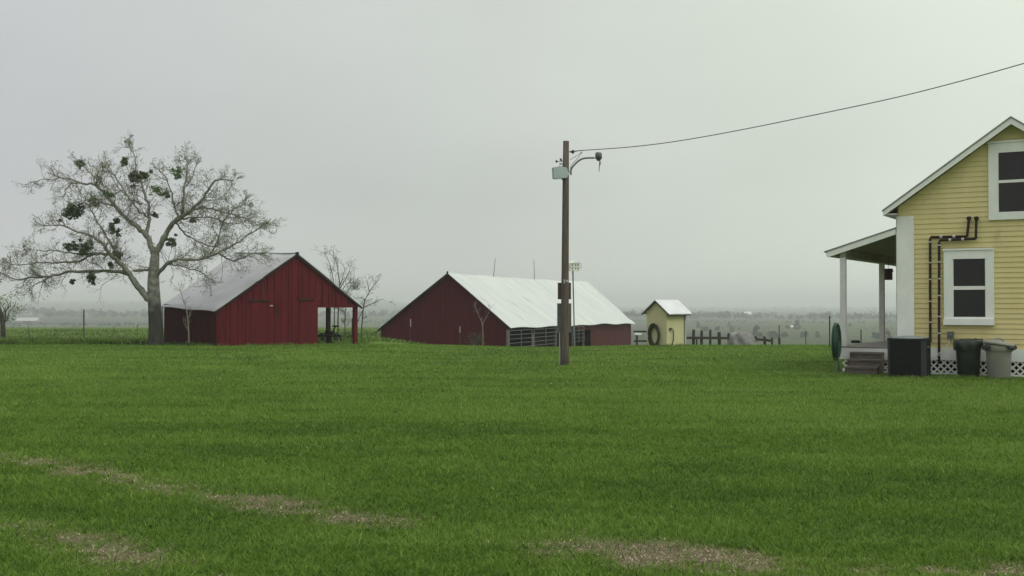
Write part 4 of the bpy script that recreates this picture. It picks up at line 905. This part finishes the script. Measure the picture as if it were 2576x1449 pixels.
# ------------------------------------------------------------------ fences and posts
fy = 57.0
fp = pt(1745, 868, fy); fp.z = gzf(fp.x, fp.y); fe = thing('rail_fence', fp, 'low dark wooden rail fence to the right of the yellow shed', 'fence')
def fpost(px, topy, Y, r_, parent, m_='fence', nm='post'):
    p_ = pt(px, topy, Y); g_ = gzf(p_.x, p_.y); mb = MB(); k = random.uniform(-.03, .03)
    r_ *= .8; mb.tube([Vector((p_.x+k, Y, g_-.3)), Vector((p_.x+k*.5, Y, (g_+p_.z)/2)), p_-Vector((0, 0, .06)), p_], [r_*1.05, r_, r_*1.0, r_*.72], 8); return mb.build(nm, M[m_], parent)
for px, ty, r_ in ((1745, 829, .10), (1765, 831, .09), (1787, 829, .08), (1809, 835, .11), (1833, 838, .09), (1880, 843, .07), (1901, 846, .09), (1923, 846, .09), (1942, 850, .07), (1960, 849, .08)): fpost(px, ty, fy, r_, fe)
for a_, b_ in (((1727, 850), (1765, 850)), ((1765, 850), (1809, 850)), ((1809, 850.5), (1833, 850.5)), ((1833, 851), (1880, 852)), ((1880, 852), (1923, 855)), ((1923, 855), (1944, 858))):
    q = MB(); q.bar(pt(*a_, fy-.12), pt(*b_, fy-.12), .06, .13); q.build('rail', M['fence'], fe)
for a_, b_ in (((1882, 860), (1900, 860)), ((1902, 853), (1922, 852))): q = MB(); q.bar(pt(*a_, fy+.15), pt(*b_, fy+.15), .05, .12); q.build('rail', M['palewood'], fe, label='pale weathered lower rail')
fpost(1752, 848, fy+3, .06, fe); 
q0 = pt(1604, 868, 66); q0.z = gzf(q0.x, q0.y); fe2 = thing('rail_fence', q0, 'short dark rail fence between the big barn and the yellow shed', 'fence')
fpost(1602, 842, 66, .09, fe2); fpost(1640, 840, 66, .09, fe2)
for y_ in (834, 858): q = MB(); q.bar(pt(1594, y_, 66), pt(1662, y_, 66), .06, .11); q.build('rail', M['fence'], fe2)
q = MB(); wq = pt(1605, 840, 65.5); q.prism(Fr(wq, (1, .3), (-.3, 1)), [(-.22, -.05), (.15, -.05), (.22, .04), (-.24, .07)], -.12, .12); o_ = q.build('feed_trough', M['white']); tag(o_, 'small white trough beside the fence between the big barn and yellow shed', 'trough')
def tpost(px, ty, Y, label, white=None, r_=.025, m_='fence'):
    p_ = pt(px, ty, Y); g_ = gzf(p_.x, p_.y); t = thing('fence_post', (p_.x, Y, g_), label, 'fence post'); mb = MB(); mb.tube([Vector((p_.x, Y, g_-.2)), p_], r_, 6); mb.build('shaft', M[m_], t)
    if white: mb = MB(); mb.tube([p_-Vector((0, 0, white)), p_+Vector((0, 0, .02))], r_*1.25, 6); mb.build('white_tip', M['palewood'], t)
tpost(1960, 818, 57.3, 'tall thin dark steel post at the right end of the rail fence')
tpost(2027, 832, 60, 'thin faint steel post in the grass left of the porch, beyond the lawn', r_=.02)
tpost(2087, 795, 47, 'tall thin dark post just left of the green porch hose', r_=.028)
tpost(2166, 830, 52, 'thin post seen between the two porch posts', r_=.028)
tpost(1033, 803, 79, 'steel post with white tip in front of the big barn, the left one', .55)
tpost(1157, 822, 77, 'steel post with white tip in front of the big barn, nearer the pale sapling', .42)
tpost(886, 800, 60, 'dark steel post seen through the carport beside its near post', None, .035)
q0 = pt(211, 858, 57); q0.z = gzf(q0.x, q0.y); wf = thing('wire_fence', q0, 'wire pasture fence with grey wooden posts left of the large bare tree', 'fence')
for px, ty in ((-60, 785), (72, 820), (138, 822), (211, 778), (285, 822), (346, 815), (420, 815)): fpost(px, ty, 57.2, .05 if ty < 800 else .022, wf, 'oldwood')
for zz_ in (.35, .7, 1.05):
    q = MB(); L_ = []
    for px in (-200, -60, 72, 138, 211, 285, 346, 420): p_ = pt(px, 850, 57.1); L_.append(Vector((p_.x, p_.y, gzf(p_.x, p_.y)+zz_+.02*math.sin(px))))
    q.tube(L_, .006, 4); q.build('wire', M['galv'], wf)

# boulder
rp = pt(1861, 873, 54.5); rp.z = gzf(rp.x, rp.y); mb = MB(); nu, nv = 36, 16
for i in range(nv+1):
    for j in range(nu):
        th = i/nv*PI/2; a = 2*PI*j/nu; R_ = .56*(math.cos(th)**.62); z_ = .74*math.sin(th)**.9
        k = 1+.28*(fnoise(np.array(math.cos(a)*2+9), np.array(math.sin(a)*2+9+z_*2), 1.0, 4)-.5)+.10*math.sin(a*5+z_*6)
        skew = .02*z_; mb.v.append((rp.x+R_*math.cos(a)*k*1.0-skew+(.28*(1-z_) if math.cos(a) > .3 else 0)*math.cos(a), rp.y+R_*math.sin(a)*k, rp.z-.05+z_*(.92+.16*k-.08)))
for i in range(nv):
    for j in range(nu): a, b2 = i*nu+j, i*nu+(j+1) % nu; mb.f.append((a, b2, b2+nu, a+nu))
mb.f.append(tuple(nv*nu+j for j in range(nu))); o_ = mb.build('boulder', M['rock'], None, True); tag(o_, 'rounded grey boulder mound in front of the rail fence', 'boulder')

# white flowers
fl = None
for px, py, lab in ((1387, 972, 'single white wildflower in the lawn below the utility pole'), (912, 866, 'white wildflower left of the other two near the small barn'), (924, 868, 'white wildflower right end of the pair beside the small barn'), (608, 892, 'white wildflower in the lawn in front of the small barn door'), (735, 884, 'white wildflower in the lawn under the small barn front wall')):
    x_, y_ = gpt(px, py+3); z_ = gzf(x_, y_); t = thing('wildflower', (x_, y_, z_), lab, 'flower', 'white wildflowers in the lawn')
    q = MB(); q.tube([Vector((x_, y_, z_)), Vector((x_, y_, z_+.09))], .004, 4); q.build('stem', M['leaf'], t)
    q = MB(); c_ = Vector((x_, y_, z_+.10)); R_ = .026*min(y_/22, 1.3)
    for k in range(7): a = 2*PI*k/7; d_ = Vector((math.cos(a), math.sin(a), .5)); s_ = Vector((-d_.y, d_.x, 0)); q.add([c_, c_+d_*R_*.6+s_*R_*.3, c_+d_*R_, c_+d_*R_*.6-s_*R_*.3], [(0, 1, 2, 3)])
    q.build('petals', M['petal'], t)

# ------------------------------------------------------------------ far things
random.seed(3)
def crown(kind):
    mb = MB()
    if kind == 'cedar':
        for _ in range(34):
            h = random.random()**1.3; r_ = .42*(1-h)**.8+.03; a = random.uniform(0, 2*PI); mb.leaves((r_*math.cos(a)*.75, r_*math.sin(a)*.75, .08+h*.85), (.15, .15, .11), 22, .060, .1)
    else:
        for _ in range(30):
            d = Vector((random.gauss(0, 1), random.gauss(0, 1), random.gauss(0, 1))).normalized()*random.uniform(.4, 1); mb.leaves((d.x*.42, d.y*.42, .50+d.z*.34), (.16, .16, .13), 22, .065, .1)
    return mb
protos = {}
fars = [(1904, 854, 28, 'cedar', 'dark bushy cedar with twin tops behind the rail fence'), (1944, 856, 21, 'round', 'round dark bush behind the right end of the rail fence'),
 (1973, 850, 13, 'round', 'small dark bush right of the tall thin steel post'), (2022, 852, 17, 'round', 'small dark bush beside the faint thin post'), (2057, 852, 14, 'cedar', 'small pointed cedar nearest the tall post beside the porch hose'),
 (2005, 829, 19, 'cedar', 'far pointed cedar beside small white far shed'), (1982, 829, 10, 'round', 'far low bush left of small white far shed'), (1834, 823, 10, 'cedar', 'tiny far cedar above the boulder'),
 (1757, 824, 11, 'cedar', 'tiny far cedar nearest the yellow shed, above the first fence posts'), (1773, 835, 14, 'round', 'far bush above the second fence post from the shed'), (1805, 833, 11, 'round', 'far bush above the fourth fence post from the shed'),
 (1842, 838, 16, 'lt', 'far light green tree just above the boulder'), (2204, 856, 19, 'round', 'grey bush left of the far porch post, in the valley'), (2233, 857, 21, 'cedar', 'pointed cedar right of the far porch post, in the valley'), (2138, 822, 8, 'round', 'far small bush between the porch posts')]
for px, by, hp_, kind, lab in fars:
    p_ = hit(px, by); p_.z = gzf(p_.x, p_.y)-.4; h_ = hp_/F*p_.y*1.25+.5; m_ = M['leaf_lt' if kind == 'lt' else 'leaf_dk']; kk = 'round' if kind == 'lt' else kind
    t = thing('cedar_tree' if kind == 'cedar' else 'bush', p_, lab, 'tree' if kind != 'round' else 'bush', 'scattered trees in the hazy valley')
    t.scale = (h_*(1.0 if kind == 'cedar' else 1.1),)*2+(h_,); t.rotation_euler.z = random.uniform(0, 6)
    c_ = crown(kk); o_ = c_.build('crown', m_); o_.parent = t
    q = MB(); q.tube([(0, 0, -.05), (.01, 0, .3), (0, .01, .7)], [.03, .022, .01], 5); o_ = q.build('trunk', M['darktwig']); o_.parent = t
wd = MB()
def woods(px0, px1, by, hpx, n, sz=1.0):
    for i in range(n):
        px = random.uniform(px0, px1); Yb = 17.9/((by+random.uniform(-2, 3)-HOR)/F); x_ = (px-1288)/F*Yb; g_ = gzf(x_, Yb); h_ = hpx/F*Yb*random.uniform(.55, 1.1)
        for _ in range(5): wd.leaves((x_+random.uniform(-.3, .3)*h_, Yb+random.uniform(-.3, .3)*h_, g_+h_*random.uniform(.3, .75)), (h_*.32, h_*.32, h_*.26), 14, h_*.10*sz, .1)
woods(-60, 130, 796, 34, 46); woods(120, 420, 800, 24, 60); woods(-60, 420, 822, 13, 70); woods(760, 1010, 798, 20, 60); woods(860, 1010, 812, 10, 30)
woods(1570, 1660, 800, 22, 24); woods(1700, 1840, 800, 20, 34); woods(1740, 1830, 800, 24, 14); woods(1850, 1960, 801, 19, 26); woods(1960, 2320, 803, 19, 90); woods(1650, 2320, 812, 8, 70); woods(1650, 2320, 826, 6, 40); woods(900, 1700, 789, 10, 70); woods(-60, 2600, 780, 9, 150)
o_ = wd.build('far_woodland', M['wood_far']); tag(o_, 'far bands of woodland fading into haze across the valley', 'woodland', None, 'stuff')
def farhouse(px, by, w_, h_, lab, wm='farwall', rm='palewood'):
    p_ = hit(px, by); p_.z = gzf(p_.x, p_.y); t = thing('house', p_, lab, 'house', 'far houses in the valley'); W2 = w_/F*p_.y/2; H2 = h_/F*p_.y; f_ = Fr(p_, (1, .15), (-.15, 1))
    q = MB(); q.box(f_, -W2*.9, W2*.9, -W2*.5, W2*.5, -2, H2*.6); q.build('wall', M[wm], t)
    q = MB(); q.prism(Fr(p_, (-.15, 1), (1, .15)), [(-W2*.62, H2*.58), (W2*.62, H2*.58), (0, H2*1.15)], -W2, W2); q.build('roof', M[rm], t)
    q = MB(); q.box(f_, -W2*.3, -W2*.1, -W2*.52, -W2*.5, .1, H2*.45); q.box(f_, W2*.2, W2*.45, -W2*.52, -W2*.5, H2*.2, H2*.45); q.build('opening', M['glass'], t)
farhouse(70, 815, 52, 14, 'far low house with pale roof left of the large bare tree', rm='palewood')
farhouse(1879, 800, 22, 14, 'far pale house among trees above the rail fence', rm='white'); farhouse(1993, 826, 12, 6, 'tiny white far shed beside a pointed cedar', 'white', 'white')

# ------------------------------------------------------------------ haze
hzb = MB(); hzb.box(WF, -7200, 7200, -80, 7200, -24, 40)
hm = bpy.data.materials.new('haze_air'); hm.use_nodes = True; N, L = hm.node_tree.nodes, hm.node_tree.links; N.clear()
o_ = N.new('ShaderNodeOutputMaterial'); v = N.new('ShaderNodeVolumePrincipled'); v.inputs['Color'].default_value = (.92, .95, .915, 1); v.inputs['Density'].default_value = .00050; v.inputs['Anisotropy'].default_value = .2
L.new(v.outputs[0], o_.inputs['Volume']); hz_o = hzb.build('haze', hm); tag(hz_o, 'pale morning haze over the valley', 'haze', None, 'stuff')
